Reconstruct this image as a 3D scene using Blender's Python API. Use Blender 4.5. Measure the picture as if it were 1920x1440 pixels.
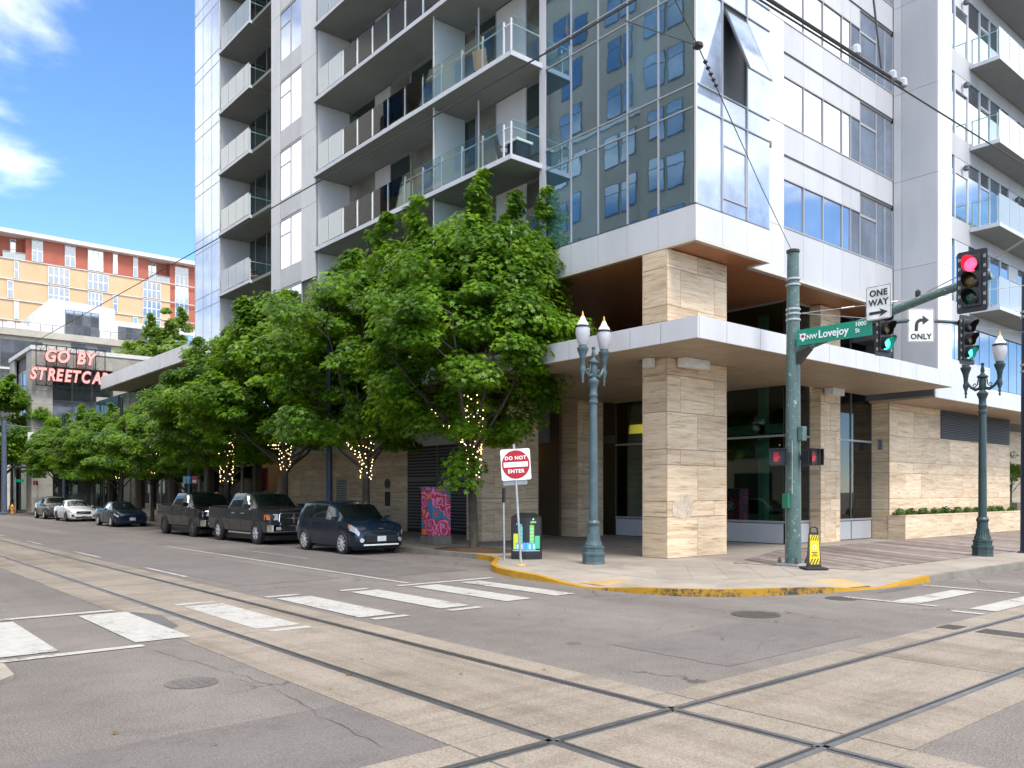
import bpy, bmesh, math, random
from mathutils import Vector, Matrix, noise
R = math.radians
random.seed(7)
CLX, CLY = 54.36, 17.39
CVX, CVY = 62.21, 72.22
scene = bpy.context.scene
col = scene.collection
for o in list(bpy.data.objects):
    bpy.data.objects.remove(o)

# ------------------------------------------------------------------ camera
# world X runs along the right-hand street, world Y along the left-hand street, metres
cam_d = bpy.data.cameras.new('camera'); cam = bpy.data.objects.new('camera', cam_d); col.objects.link(cam)
FWD = Vector((0.64733, 0.76221, 0)).normalized()
cam.location = (0, 0, 2.05)
cam.rotation_euler = (R(90), 0, math.atan2(-FWD.x, FWD.y))
cam_d.sensor_width = 36.0
cam_d.lens = 36.0 * 1554 / 1920
cam_d.shift_y = 202 / 1920
cam_d.clip_start = 0.1; cam_d.clip_end = 3000
scene.camera = cam

# ------------------------------------------------------------------ sky and sun
SUN_EL, SUN_AZ = R(56), Vector((-0.22, -0.975, 0)).normalized()   # sun stands behind the camera, to the right
w = bpy.data.worlds.new('World'); scene.world = w; w.use_nodes = True
nt = w.node_tree; nt.nodes.clear()
def wn(t, **k):
    n = nt.nodes.new(t)
    for a, b in k.items(): setattr(n, a, b)
    return n
def wl(a, b): nt.links.new(a, b)
sky = wn('ShaderNodeTexSky', sky_type='NISHITA', sun_disc=False)
sky.sun_elevation = SUN_EL
sky.sun_rotation = math.atan2(SUN_AZ.x, SUN_AZ.y)
sky.altitude = 1600; sky.air_density = 0.9; sky.dust_density = 0.0; sky.ozone_density = 3.0
tc = wn('ShaderNodeTexCoord')
# direction projected on a flat cloud layer gives perspective-correct clouds
sep = wn('ShaderNodeSeparateXYZ'); wl(tc.outputs['Generated'], sep.inputs[0])
mz = wn('ShaderNodeMath', operation='MAXIMUM'); wl(sep.outputs['Z'], mz.inputs[0]); mz.inputs[1].default_value = 0.0
az = wn('ShaderNodeMath', operation='ADD'); wl(mz.outputs[0], az.inputs[0]); az.inputs[1].default_value = 0.22
dx = wn('ShaderNodeMath', operation='DIVIDE'); wl(sep.outputs['X'], dx.inputs[0]); wl(az.outputs[0], dx.inputs[1])
dy = wn('ShaderNodeMath', operation='DIVIDE'); wl(sep.outputs['Y'], dy.inputs[0]); wl(az.outputs[0], dy.inputs[1])
cmb = wn('ShaderNodeCombineXYZ'); wl(dx.outputs[0], cmb.inputs[0]); wl(dy.outputs[0], cmb.inputs[1])
off = wn('ShaderNodeVectorMath', operation='ADD'); wl(cmb.outputs[0], off.inputs[0]); off.inputs[1].default_value = (CLX, CLY, 0.0)
nz = wn('ShaderNodeTexNoise'); nz.inputs['Scale'].default_value = 1.45; nz.inputs['Detail'].default_value = 9; nz.inputs['Roughness'].default_value = 0.53
nz.inputs['Distortion'].default_value = 0.25
wl(off.outputs[0], nz.inputs['Vector'])
cr = wn('ShaderNodeValToRGB'); cr.color_ramp.elements[0].position = 0.50; cr.color_ramp.elements[1].position = 0.68
cr.color_ramp.interpolation = 'EASE'
# slow variation of the cover: open sky in one quarter, broken overcast in another
off2 = wn('ShaderNodeVectorMath', operation='ADD'); wl(cmb.outputs[0], off2.inputs[0]); off2.inputs[1].default_value = (CVX, CVY, 0.0)
nz2 = wn('ShaderNodeTexNoise'); nz2.inputs['Scale'].default_value = 0.30; nz2.inputs['Detail'].default_value = 1; wl(off2.outputs[0], nz2.inputs['Vector'])
cv = wn('ShaderNodeMath', operation='MULTIPLY_ADD'); wl(nz2.outputs['Fac'], cv.inputs[0]); cv.inputs[1].default_value = 0.75; cv.inputs[2].default_value = -0.36
sm = wn('ShaderNodeMath', operation='ADD'); wl(nz.outputs['Fac'], sm.inputs[0]); wl(cv.outputs[0], sm.inputs[1])
wl(sm.outputs[0], cr.inputs[0])
cl = wn('ShaderNodeRGB'); cl.outputs[0].default_value = (8.15, 8.0, 7.85, 1)
hsv = wn('ShaderNodeHueSaturation'); hsv.inputs['Saturation'].default_value = 1.12; wl(sky.outputs[0], hsv.inputs['Color'])
mx = wn('ShaderNodeMixRGB'); wl(cr.outputs[0], mx.inputs[0]); wl(hsv.outputs[0], mx.inputs[1]); wl(cl.outputs[0], mx.inputs[2])
bg = wn('ShaderNodeBackground'); wl(mx.outputs[0], bg.inputs[0]); bg.inputs['Strength'].default_value = 0.14
wo = wn('ShaderNodeOutputWorld'); wl(bg.outputs[0], wo.inputs[0])
sd = bpy.data.lights.new('sun', 'SUN'); so = bpy.data.objects.new('sun', sd); col.objects.link(so)
sd.energy = 1.45; sd.angle = R(16); sd.color = (1.0, 0.955, 0.89)
sdir = Vector((SUN_AZ.x * math.cos(SUN_EL), SUN_AZ.y * math.cos(SUN_EL), math.sin(SUN_EL)))
so.rotation_euler = sdir.to_track_quat('Z', 'Y').to_euler(); so.location = (0, 0, 60)
vs = scene.view_settings
vs.view_transform = 'Standard'; vs.look = 'None'; vs.gamma = 1.0; vs.exposure = 1.27; vs.use_curve_mapping = False

# ------------------------------------------------------------------ materials
MATS = {}
def mat(name, colr, rough=0.6, metal=0.0, spec=0.5, emit=None, estr=0.0, coat=0.0, alpha=None):
    if name in MATS: return MATS[name]
    m = bpy.data.materials.new(name); m.use_nodes = True
    b = m.node_tree.nodes['Principled BSDF']
    b.inputs['Base Color'].default_value = (*colr, 1); b.inputs['Roughness'].default_value = rough
    b.inputs['Metallic'].default_value = metal; b.inputs['Specular IOR Level'].default_value = spec
    b.inputs['Coat Weight'].default_value = coat
    if emit: b.inputs['Emission Color'].default_value = (*emit, 1); b.inputs['Emission Strength'].default_value = estr
    MATS[name] = m
    return m
def nd(m, t, **k):
    n = m.node_tree.nodes.new(t)
    for a, b in k.items():
        if a.startswith('i_'): n.inputs[a[2:].replace('_', ' ')].default_value = b
        else: setattr(n, a, b)
    return n
def lk(m, a, b): m.node_tree.links.new(a, b)
def ramp(m, stops, inp=None):
    n = nd(m, 'ShaderNodeValToRGB'); e = n.color_ramp.elements
    while len(e) < len(stops): e.new(0.5)
    for x, (p, c) in zip(e, stops): x.position = p; x.color = (*c, 1) if len(c) == 3 else c
    if inp is not None: lk(m, inp, n.inputs[0])
    return n
def mixc(m, fac, a, b, mode='MIX'):
    n = nd(m, 'ShaderNodeMixRGB', blend_type=mode)
    for s, v in ((n.inputs[0], fac), (n.inputs[1], a), (n.inputs[2], b)):
        if hasattr(v, 'is_linked'): lk(m, v, s)
        elif isinstance(v, (int, float)): s.default_value = v
        else: s.default_value = (*v, 1)
    return n.outputs[0]
def noise_n(m, scale, detail=4, rough=0.55, vec=None, stretch=None, dist=0.0):
    n = nd(m, 'ShaderNodeTexNoise'); n.inputs['Scale'].default_value = scale; n.inputs['Detail'].default_value = detail
    n.inputs['Roughness'].default_value = rough; n.inputs['Distortion'].default_value = dist
    if vec is None:
        g = nd(m, 'ShaderNodeNewGeometry'); vec = g.outputs['Position']
    if stretch:
        mp = nd(m, 'ShaderNodeMapping'); mp.inputs['Scale'].default_value = stretch; lk(m, vec, mp.inputs[0]); vec = mp.outputs[0]
    lk(m, vec, n.inputs['Vector'])
    return n.outputs['Fac']
def bump(m, h, strength=0.2, dist=0.01):
    b = m.node_tree.nodes['Principled BSDF']
    n = nd(m, 'ShaderNodeBump'); n.inputs['Strength'].default_value = strength; n.inputs['Distance'].default_value = dist
    lk(m, h, n.inputs['Height']); lk(m, n.outputs[0], b.inputs['Normal'])
def setc(m, c): lk(m, c, m.node_tree.nodes['Principled BSDF'].inputs['Base Color'])
def setr(m, c): lk(m, c, m.node_tree.nodes['Principled BSDF'].inputs['Roughness'])
def rnd(m):
    return nd(m, 'ShaderNodeObjectInfo').outputs['Random']
def tint(m, base, amt=0.08):
    """per-object lightness variation"""
    r = ramp(m, [(0, (1 - amt,) * 3), (1, (1 + amt * 0.4,) * 3)], rnd(m))
    return mixc(m, 1.0, base, r.outputs[0], 'MULTIPLY')

def m_asphalt():
    m = mat('asphalt', (.1, .1, .1), .88, spec=.3)
    a = noise_n(m, 95, 3, .7); b = noise_n(m, 0.35, 5, .6); c = noise_n(m, 2.2, 5, .65); d = noise_n(m, 38, 3, .75)
    base = ramp(m, [(.25, (.128, .116, .110)), (.75, (.172, .156, .148))], b).outputs[0]
    sp = ramp(m, [(.36, (.50, .49, .49)), (.5, (1, 1, 1)), (.66, (1.75, 1.7, 1.62))], a).outputs[0]
    sp2 = ramp(m, [(.32, (.58, .58, .58)), (.5, (1, 1, 1)), (.68, (1.5, 1.46, 1.4))], d).outputs[0]
    st = ramp(m, [(.33, (.89, .885, .88)), (.55, (1.02, 1.02, 1.02)), (.8, (1.06, 1.05, 1.03))], c).outputs[0]
    x = mixc(m, 1, base, sp, 'MULTIPLY'); x = mixc(m, .8, x, sp2, 'MULTIPLY'); x = mixc(m, 1, x, st, 'MULTIPLY')
    # tyre-polished lanes along the left street
    wv = noise_n(m, 1.0, 3, .5, stretch=(.55, .03, 1)); wr = ramp(m, [(.38, (.80, .80, .81)), (.62, (1.07, 1.07, 1.06))], wv).outputs[0]
    x = mixc(m, .8, x, wr, 'MULTIPLY')
    # cracks
    v = nd(m, 'ShaderNodeTexVoronoi', feature='DISTANCE_TO_EDGE'); v.inputs['Scale'].default_value = .32
    g = nd(m, 'ShaderNodeNewGeometry'); nzv = nd(m, 'ShaderNodeTexNoise'); nzv.inputs['Scale'].default_value = 2.5; nzv.inputs['Detail'].default_value = 6
    lk(m, g.outputs['Position'], nzv.inputs['Vector'])
    va = nd(m, 'ShaderNodeVectorMath', operation='SCALE'); va.inputs['Scale'].default_value = .7; lk(m, nzv.outputs['Color'], va.inputs[0])
    vb = nd(m, 'ShaderNodeVectorMath', operation='ADD'); lk(m, g.outputs['Position'], vb.inputs[0]); lk(m, va.outputs[0], vb.inputs[1])
    lk(m, vb.outputs[0], v.inputs['Vector'])
    ck = ramp(m, [(0, (1, 1, 1)), (.0035, (1, 1, 1)), (.007, (0, 0, 0))], v.outputs['Distance']).outputs[0]
    msk = ramp(m, [(.52, (0, 0, 0)), (.60, (.75, .75, .75))], noise_n(m, .28, 2)).outputs[0]
    ckm = mixc(m, 1, ck, msk, 'MULTIPLY')
    x = mixc(m, ckm, x, (.035, .032, .03))
    setc(m, x); bump(m, a, .5, .006); return m
def m_concrete(name, c0, c1, scale=.7, speck=60, amt=.10, var=False, bstr=.25, stain=.75):
    m = mat(name, c0, .85, spec=.3)
    b = noise_n(m, scale, 6, .62); a = noise_n(m, speck, 3, .7); s = noise_n(m, scale * 3.3, 6, .7)
    x = ramp(m, [(.3, c0), (.7, c1)], b).outputs[0]
    sp = ramp(m, [(.32, (1 - 2.2 * amt,) * 3), (.5, (1, 1, 1)), (.7, (1 + 1.6 * amt,) * 3)], a).outputs[0]
    x = mixc(m, 1, x, sp, 'MULTIPLY')
    st = ramp(m, [(.34, (stain, stain * .985, stain * .96)), (.5, (1, 1, 1))], s).outputs[0]
    x = mixc(m, .7, x, st, 'MULTIPLY')
    if var: x = tint(m, x, .10)
    setc(m, x); bump(m, a, bstr, .004); return m
def m_travertine():
    m = mat('travertine', (.5, .4, .3), .55, spec=.35)
    oi = nd(m, 'ShaderNodeObjectInfo'); g = nd(m, 'ShaderNodeNewGeometry')
    sc = nd(m, 'ShaderNodeVectorMath', operation='SCALE'); sc.inputs[0].default_value = (13, 7, 5); lk(m, oi.outputs['Random'], sc.inputs['Scale'])
    ad = nd(m, 'ShaderNodeVectorMath', operation='ADD'); lk(m, g.outputs['Position'], ad.inputs[0]); lk(m, sc.outputs[0], ad.inputs[1])
    v = ad.outputs[0]
    a = noise_n(m, 1.0, 7, .62, v, (.55, .55, 7.5), .35)
    b = noise_n(m, 1.0, 6, .6, v, (1.6, 1.6, 22), .6)
    c = noise_n(m, 1.0, 4, .5, v, (.25, .25, 1.6))
    base = ramp(m, [(.28, (.46, .32, .19)), (.44, (.66, .51, .35)), (.62, (.74, .61, .45)), (.8, (.68, .555, .42))], a).outputs[0]
    st = ramp(m, [(.30, (.52, .40, .29)), (.44, (.93, .90, .87)), (.6, (1.04, 1.03, 1.02))], b).outputs[0]
    x = mixc(m, .85, base, st, 'MULTIPLY')
    x = mixc(m, .6, x, ramp(m, [(.35, (.80, .74, .68)), (.55, (1.06, 1.05, 1.03))], c).outputs[0], 'MULTIPLY')
    # small pits along the bedding
    pt = noise_n(m, 1.0, 2, .5, v, (9, 9, 48)); pm = ramp(m, [(.685, (0, 0, 0)), (.72, (1, 1, 1))], pt).outputs[0]
    pm2 = mixc(m, 1, pm, ramp(m, [(.45, (0, 0, 0)), (.6, (1, 1, 1))], a).outputs[0], 'MULTIPLY')
    x = mixc(m, pm2, x, (.20, .14, .09))
    x = tint(m, x, .15)
    setc(m, x); bump(m, b, .12, .01); return m
def m_panel(name, c, rough=.38, var=.05, dirt=.89):
    m = mat(name, c, rough, spec=.4)
    n = noise_n(m, 1.0, 5, .6, stretch=(.9, .9, .22)); x = ramp(m, [(.32, tuple(dirt * k for k in c)), (.6, c)], n).outputs[0]
    x = tint(m, x, var); setc(m, x)
    setr(m, ramp(m, [(.3, (rough * .8,) * 3), (.7, (rough * 1.25,) * 3)], noise_n(m, 3, 4)).outputs[0])
    return m
def m_glass(name, inner, refl, tintc=(1, 1, 1), wav=.0, rough=.015, var=.0):
    """coated facade glass: dark interior below a mirror layer"""
    m = bpy.data.materials.new(name); m.use_nodes = True; MATS[name] = m
    t = m.node_tree; t.nodes.clear()
    d = nd(m, 'ShaderNodeBsdfDiffuse'); gl = nd(m, 'ShaderNodeBsdfGlossy'); gl.inputs['Roughness'].default_value = rough
    gl.inputs['Color'].default_value = (*tintc, 1)
    fr = nd(m, 'ShaderNodeFresnel'); fr.inputs['IOR'].default_value = 1.5
    ma = nd(m, 'ShaderNodeMath', operation='ADD', use_clamp=True); lk(m, fr.outputs[0], ma.inputs[0]); ma.inputs[1].default_value = refl
    n = noise_n(m, .9, 4, .6); x = ramp(m, [(.3, tuple(.55 * k for k in inner)), (.7, tuple(1.3 * k for k in inner))], n).outputs[0]
    if var: x = mixc(m, 1.0, x, ramp(m, [(0, (1 - var,) * 3), (.6, (1, 1, 1)), (1, (1 + 3 * var,) * 3)], rnd(m)).outputs[0], 'MULTIPLY')
    lk(m, x, d.inputs['Color'])
    if wav:
        w1 = noise_n(m, 1.3, 2, .4); bp = nd(m, 'ShaderNodeBump'); bp.inputs['Strength'].default_value = wav; bp.inputs['Distance'].default_value = .02
        lk(m, w1, bp.inputs['Height']); lk(m, bp.outputs[0], gl.inputs['Normal'])
    ms = nd(m, 'ShaderNodeMixShader'); lk(m, ma.outputs[0], ms.inputs[0]); lk(m, d.outputs[0], ms.inputs[1]); lk(m, gl.outputs[0], ms.inputs[2])
    o = nd(m, 'ShaderNodeOutputMaterial'); lk(m, ms.outputs[0], o.inputs[0]); return m
def m_clear(name, tr=(.8, .9, .87), refl=.05, rough=.01, frost=0.0, fc=(.8, .9, .92), ior=1.5):
    m = bpy.data.materials.new(name); m.use_nodes = True; MATS[name] = m
    t = m.node_tree; t.nodes.clear()
    d = nd(m, 'ShaderNodeBsdfTransparent'); d.inputs[0].default_value = (*tr, 1)
    gl = nd(m, 'ShaderNodeBsdfGlossy'); gl.inputs['Roughness'].default_value = rough
    fr = nd(m, 'ShaderNodeFresnel'); fr.inputs['IOR'].default_value = ior
    ma = nd(m, 'ShaderNodeMath', operation='ADD', use_clamp=True); lk(m, fr.outputs[0], ma.inputs[0]); ma.inputs[1].default_value = refl
    src = d.outputs[0]
    if frost:
        df = nd(m, 'ShaderNodeBsdfDiffuse'); df.inputs[0].default_value = (*fc, 1)
        tl = nd(m, 'ShaderNodeBsdfTranslucent'); tl.inputs[0].default_value = (*fc, 1)
        m0 = nd(m, 'ShaderNodeMixShader'); m0.inputs[0].default_value = .45; lk(m, df.outputs[0], m0.inputs[1]); lk(m, tl.outputs[0], m0.inputs[2])
        m1 = nd(m, 'ShaderNodeMixShader'); m1.inputs[0].default_value = frost; lk(m, d.outputs[0], m1.inputs[1]); lk(m, m0.outputs[0], m1.inputs[2]); src = m1.outputs[0]
    ms = nd(m, 'ShaderNodeMixShader'); lk(m, ma.outputs[0], ms.inputs[0]); lk(m, src, ms.inputs[1]); lk(m, gl.outputs[0], ms.inputs[2])
    o = nd(m, 'ShaderNodeOutputMaterial'); lk(m, ms.outputs[0], o.inputs[0]); return m
def m_metal_paint(name, c, rough=.4, chip=.0, metal=0.0, chipc=(.5, .5, .48)):
    m = mat(name, c, rough, metal, spec=.45)
    n = noise_n(m, 4, 6, .6); x = ramp(m, [(.3, tuple(.78 * k for k in c)), (.65, tuple(1.12 * k for k in c))], n).outputs[0]
    if chip:
        q = noise_n(m, 9, 6, .7); mk = ramp(m, [(.62 - chip, (0, 0, 0)), (.66 - chip, (.8, .8, .8))], q).outputs[0]; x = mixc(m, mk, x, chipc)
    setc(m, x); return m
def m_paint_worn(name, c, under, wear=.5):
    """road paint with worn gaps"""
    m = mat(name, c, .75, spec=.3)
    a = noise_n(m, 11, 9, .72); b = noise_n(m, 1.1, 5, .6)
    s = mixc(m, .5, a, b); mk = ramp(m, [(wear - .10, (1, 1, 1)), (wear - .03, (0, 0, 0))], s).outputs[0]
    dirty = ramp(m, [(.3, tuple(.72 * k for k in c)), (.7, c)], noise_n(m, 5, 6, .7)).outputs[0]
    setc(m, mixc(m, mk, dirty, under)); return m
def m_leaf(name, c0, c1, c2):
    m = bpy.data.materials.new(name); m.use_nodes = True; MATS[name] = m
    b = m.node_tree.nodes['Principled BSDF']; o = m.node_tree.nodes['Material Output']
    n = noise_n(m, .95, 3, .6); n2 = noise_n(m, 11, 2, .5)
    x = ramp(m, [(.30, c0), (.50, c1), (.70, c2)], n).outputs[0]
    x = mixc(m, .6, x, ramp(m, [(.3, (.55, .62, .55)), (.7, (1.35, 1.25, 1.05))], n2).outputs[0], 'MULTIPLY')
    lk(m, x, b.inputs['Base Color']); b.inputs['Roughness'].default_value = .42; b.inputs['Specular IOR Level'].default_value = .35
    tl = nd(m, 'ShaderNodeBsdfTranslucent'); hs = nd(m, 'ShaderNodeHueSaturation'); hs.inputs['Value'].default_value = 1.5; hs.inputs['Hue'].default_value = .49
    lk(m, x, hs.inputs['Color']); lk(m, hs.outputs[0], tl.inputs[0])
    ms = nd(m, 'ShaderNodeMixShader'); ms.inputs[0].default_value = .5
    lk(m, b.outputs[0], ms.inputs[1]); lk(m, tl.outputs[0], ms.inputs[2]); lk(m, ms.outputs[0], o.inputs[0]); return m
def m_bark(name, c0, c1):
    m = mat(name, c0, .9, spec=.2)
    a = noise_n(m, 7, 6, .7, stretch=(1, 1, .3)); setc(m, ramp(m, [(.3, c0), (.65, c1)], a).outputs[0]); bump(m, a, .6, .02); return m
def m_carpaint(name, c, flake=.0, rough=.25):
    m = mat(name, c, rough, metal=flake, spec=.3, coat=.45)
    m.node_tree.nodes['Principled BSDF'].inputs['Coat Roughness'].default_value = .03
    setc(m, ramp(m, [(.3, tuple(.85 * k for k in c)), (.7, tuple(1.1 * k for k in c))], noise_n(m, 2, 4)).outputs[0]); return m

ASPH = m_asphalt()
TRACK = m_concrete('track_concrete', (.195, .168, .140), (.26, .226, .191), .45, 48, .17, bstr=.35)
_b = TRACK.node_tree.nodes['Principled BSDF'].inputs['Base Color']; _s = _b.links[0].from_socket
for st in ((1.9, .09, 1), (.09, 1.9, 1)):
    _s = mixc(TRACK, .55, _s, ramp(TRACK, [(.36, (.66, .60, .54)), (.50, (1, 1, 1)), (.68, (1.10, 1.07, 1.03))], noise_n(TRACK, 1.0, 6, .65, stretch=st)).outputs[0], 'MULTIPLY')
lk(TRACK, _s, _b)
WALK = m_concrete('sidewalk_concrete', (.245, .215, .183), (.325, .288, .25), .5, 70, .06, var=True)
KERB = m_concrete('kerb_concrete', (.15, .137, .115), (.24, .22, .19), 1.2, 50, .09)
GREYSTONE = m_concrete('grey_stone', (.33, .32, .295), (.44, .42, .385), .4, 30, .05, var=True, bstr=.1)
LOFTCON = m_concrete('loft_concrete', (.40, .375, .33), (.50, .47, .42), .2, 20, .04, bstr=.1)
TRAV = m_travertine()
WHITE = m_panel('white_panel', (.555, .555, .57), .34, .045)
WHITE2 = m_panel('white_render', (.62, .62, .625), .6, .03)
GREYP = m_panel('grey_panel', (.47, .473, .49), .36, .06)
PALEP = m_panel('pale_return_panel', (.60, .60, .60), .4, .03)
CREAM = m_panel('cream_trim', (.58, .53, .46), .5, .03)
SOFT = m_panel('canopy_soffit', (.37, .29, .20), .5, .06)
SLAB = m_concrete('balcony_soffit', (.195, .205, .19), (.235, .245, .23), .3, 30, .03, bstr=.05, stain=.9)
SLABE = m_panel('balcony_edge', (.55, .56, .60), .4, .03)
JOINT = mat('dark_joint', (.05, .05, .052), .8)
MULL = m_panel('mullion_grey', (.34, .34, .355), .35, .04)
MULLD = mat('mullion_dark', (.10, .105, .115), .4, .3)
STEEL = m_panel('rail_aluminium', (.66, .67, .69), .3, .02)
LOUV = mat('louvre_metal', (.16, .165, .17), .5, .2)
WOOD = mat('soffit_wood', (.34, .115, .035), .42, spec=.4)
setc(WOOD, mixc(WOOD, 1, ramp(WOOD, [(.3, (.36, .135, .05)), (.7, (.50, .205, .085))], noise_n(WOOD, 1, 5, .6, stretch=(14, .6, 1))).outputs[0], (1, 1, 1), 'MULTIPLY'))
GBAY = m_glass('bay_glass_blue', (.03, .068, .095), .40, (.62, .83, 1.0), .06, var=.3)
GWIN = m_glass('window_glass', (.10, .115, .14), .42, (.93, .97, 1.0), .02, var=.35)
GSKY = m_glass('sky_painted_glass', (.33, .40, .53), .17, (.80, .88, 1.0), .015, rough=.05)  # pale inner colour paints in the bright sky these panes mirror
GDARK = m_glass('dark_glass', (.03, .04, .042), .05, (.85, 1, .95), .02)
GBLUE = m_glass('tinted_pane', (.12, .15, .20), .20, (.85, .93, 1.0), .02)
GSHOP = m_clear('lobby_glass', (.55, .70, .63), .05)
GSHOP2 = m_clear('shop_glass', (.48, .60, .54), .06)
GRAIL = m_clear('rail_glass', (.88, .95, .93), .02, ior=1.16)
GRAILF = m_clear('rail_glass_frosted', (.8, .9, .9), .06, frost=.8, fc=(.74, .82, .84), ior=1.3)
GFROST = m_clear('globe_glass', (.9, .9, .9), .04, .2, frost=.88, fc=(.82, .82, .86))
GREEN = m_metal_paint('green_pole_paint', (.075, .128, .115), .42, .02, chipc=(.32, .38, .36))
TEAL = m_metal_paint('lamp_green_paint', (.062, .100, .115), .40, .0)
TEALD = m_metal_paint('lamp_dark_green_paint', (.025, .05, .052), .40, .0)
NAVY = m_metal_paint('navy_pole_paint', (.022, .034, .062), .42, .0)
GALV = m_metal_paint('galvanised_steel', (.42, .43, .44), .45, metal=.6)
SIGNW = m_metal_paint('sign_white', (.72, .72, .70), .45)
SIGNR = mat('sign_red', (.36, .005, .016), .55)
SIGNG = mat('sign_green', (.0, .23, .145), .4)
BLACK = mat('black_plastic', (.012, .012, .014), .45)
BLK = mat('black_paint', (.018, .018, .02), .35)
RUBBER = mat('tyre_rubber', (.018, .018, .019), .8)
CHROME = mat('chrome', (.75, .75, .77), .12, 1.0)
ALLOY = mat('alloy_wheel', (.72, .72, .74), .35, .6)
ALLOYD = mat('dark_alloy_wheel', (.14, .14, .145), .35, .8)
CARGLASS = m_glass('car_glass', (.008, .012, .011), .02, (.75, .82, .8), .0)
LENSC = m_glass('headlamp_lens', (.42, .43, .45), .10, (1, 1, 1), .0)
AMBER = mat('amber_lens', (.65, .17, .03), .2)
GOLD = mat('finial_gold', (.75, .46, .10), .3, .7)
WPAINT = m_paint_worn('road_paint_white', (.41, .40, .38), (.15, .135, .128), .50)
YPAINT = m_paint_worn('kerb_paint_yellow', (.44, .235, .015), (.10, .09, .07), .42)
YPAINTW = m_paint_worn('kerb_paint_worn', (.38, .205, .015), (.05, .045, .036), .54)
ORANGE = m_concrete('ramp_orange', (.36, .235, .11), (.44, .30, .15), 1.5, 60, .07)
RAIL = m_metal_paint('rail_steel', (.34, .34, .36), .30, metal=.85)
RAILG = mat('rail_groove', (.02, .02, .02), .8)
DECK = mat('deck_wood', (.25, .2, .17), .75, spec=.3)
_x = ramp(DECK, [(.3, (.165, .135, .122)), (.7, (.285, .243, .223))], noise_n(DECK, 1, 5, .6, stretch=(3, 3, 1))).outputs[0]
setc(DECK, mixc(DECK, 1, _x, ramp(DECK, [(0, (.66, .62, .60)), (.5, (.98, .96, .95)), (1, (1.35, 1.33, 1.33))], rnd(DECK)).outputs[0], 'MULTIPLY'))
LEAF = m_leaf('maple_leaf', (.034, .095, .007), (.105, .225, .012), (.24, .40, .028))
LEAFF = m_leaf('far_leaf', (.10, .19, .025), (.16, .27, .035), (.25, .36, .06))
SHRUB = m_leaf('shrub_leaf', (.035, .085, .015), (.06, .13, .02), (.12, .2, .03))
BARK = m_bark('maple_bark', (.035, .028, .022), (.10, .085, .068))
SOIL = m_concrete('tree_pit_soil', (.055, .035, .022), (.12, .075, .045), 3, 40, .25, bstr=.8)
BULB = mat('light_bulb', (1, .85, .5), .4, emit=(1.0, .72, .32), estr=3.0)
WIRE = mat('cable_black', (.02, .02, .022), .5)
WIREG = mat('cable_steel', (.30, .30, .30), .45, .5)

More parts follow.
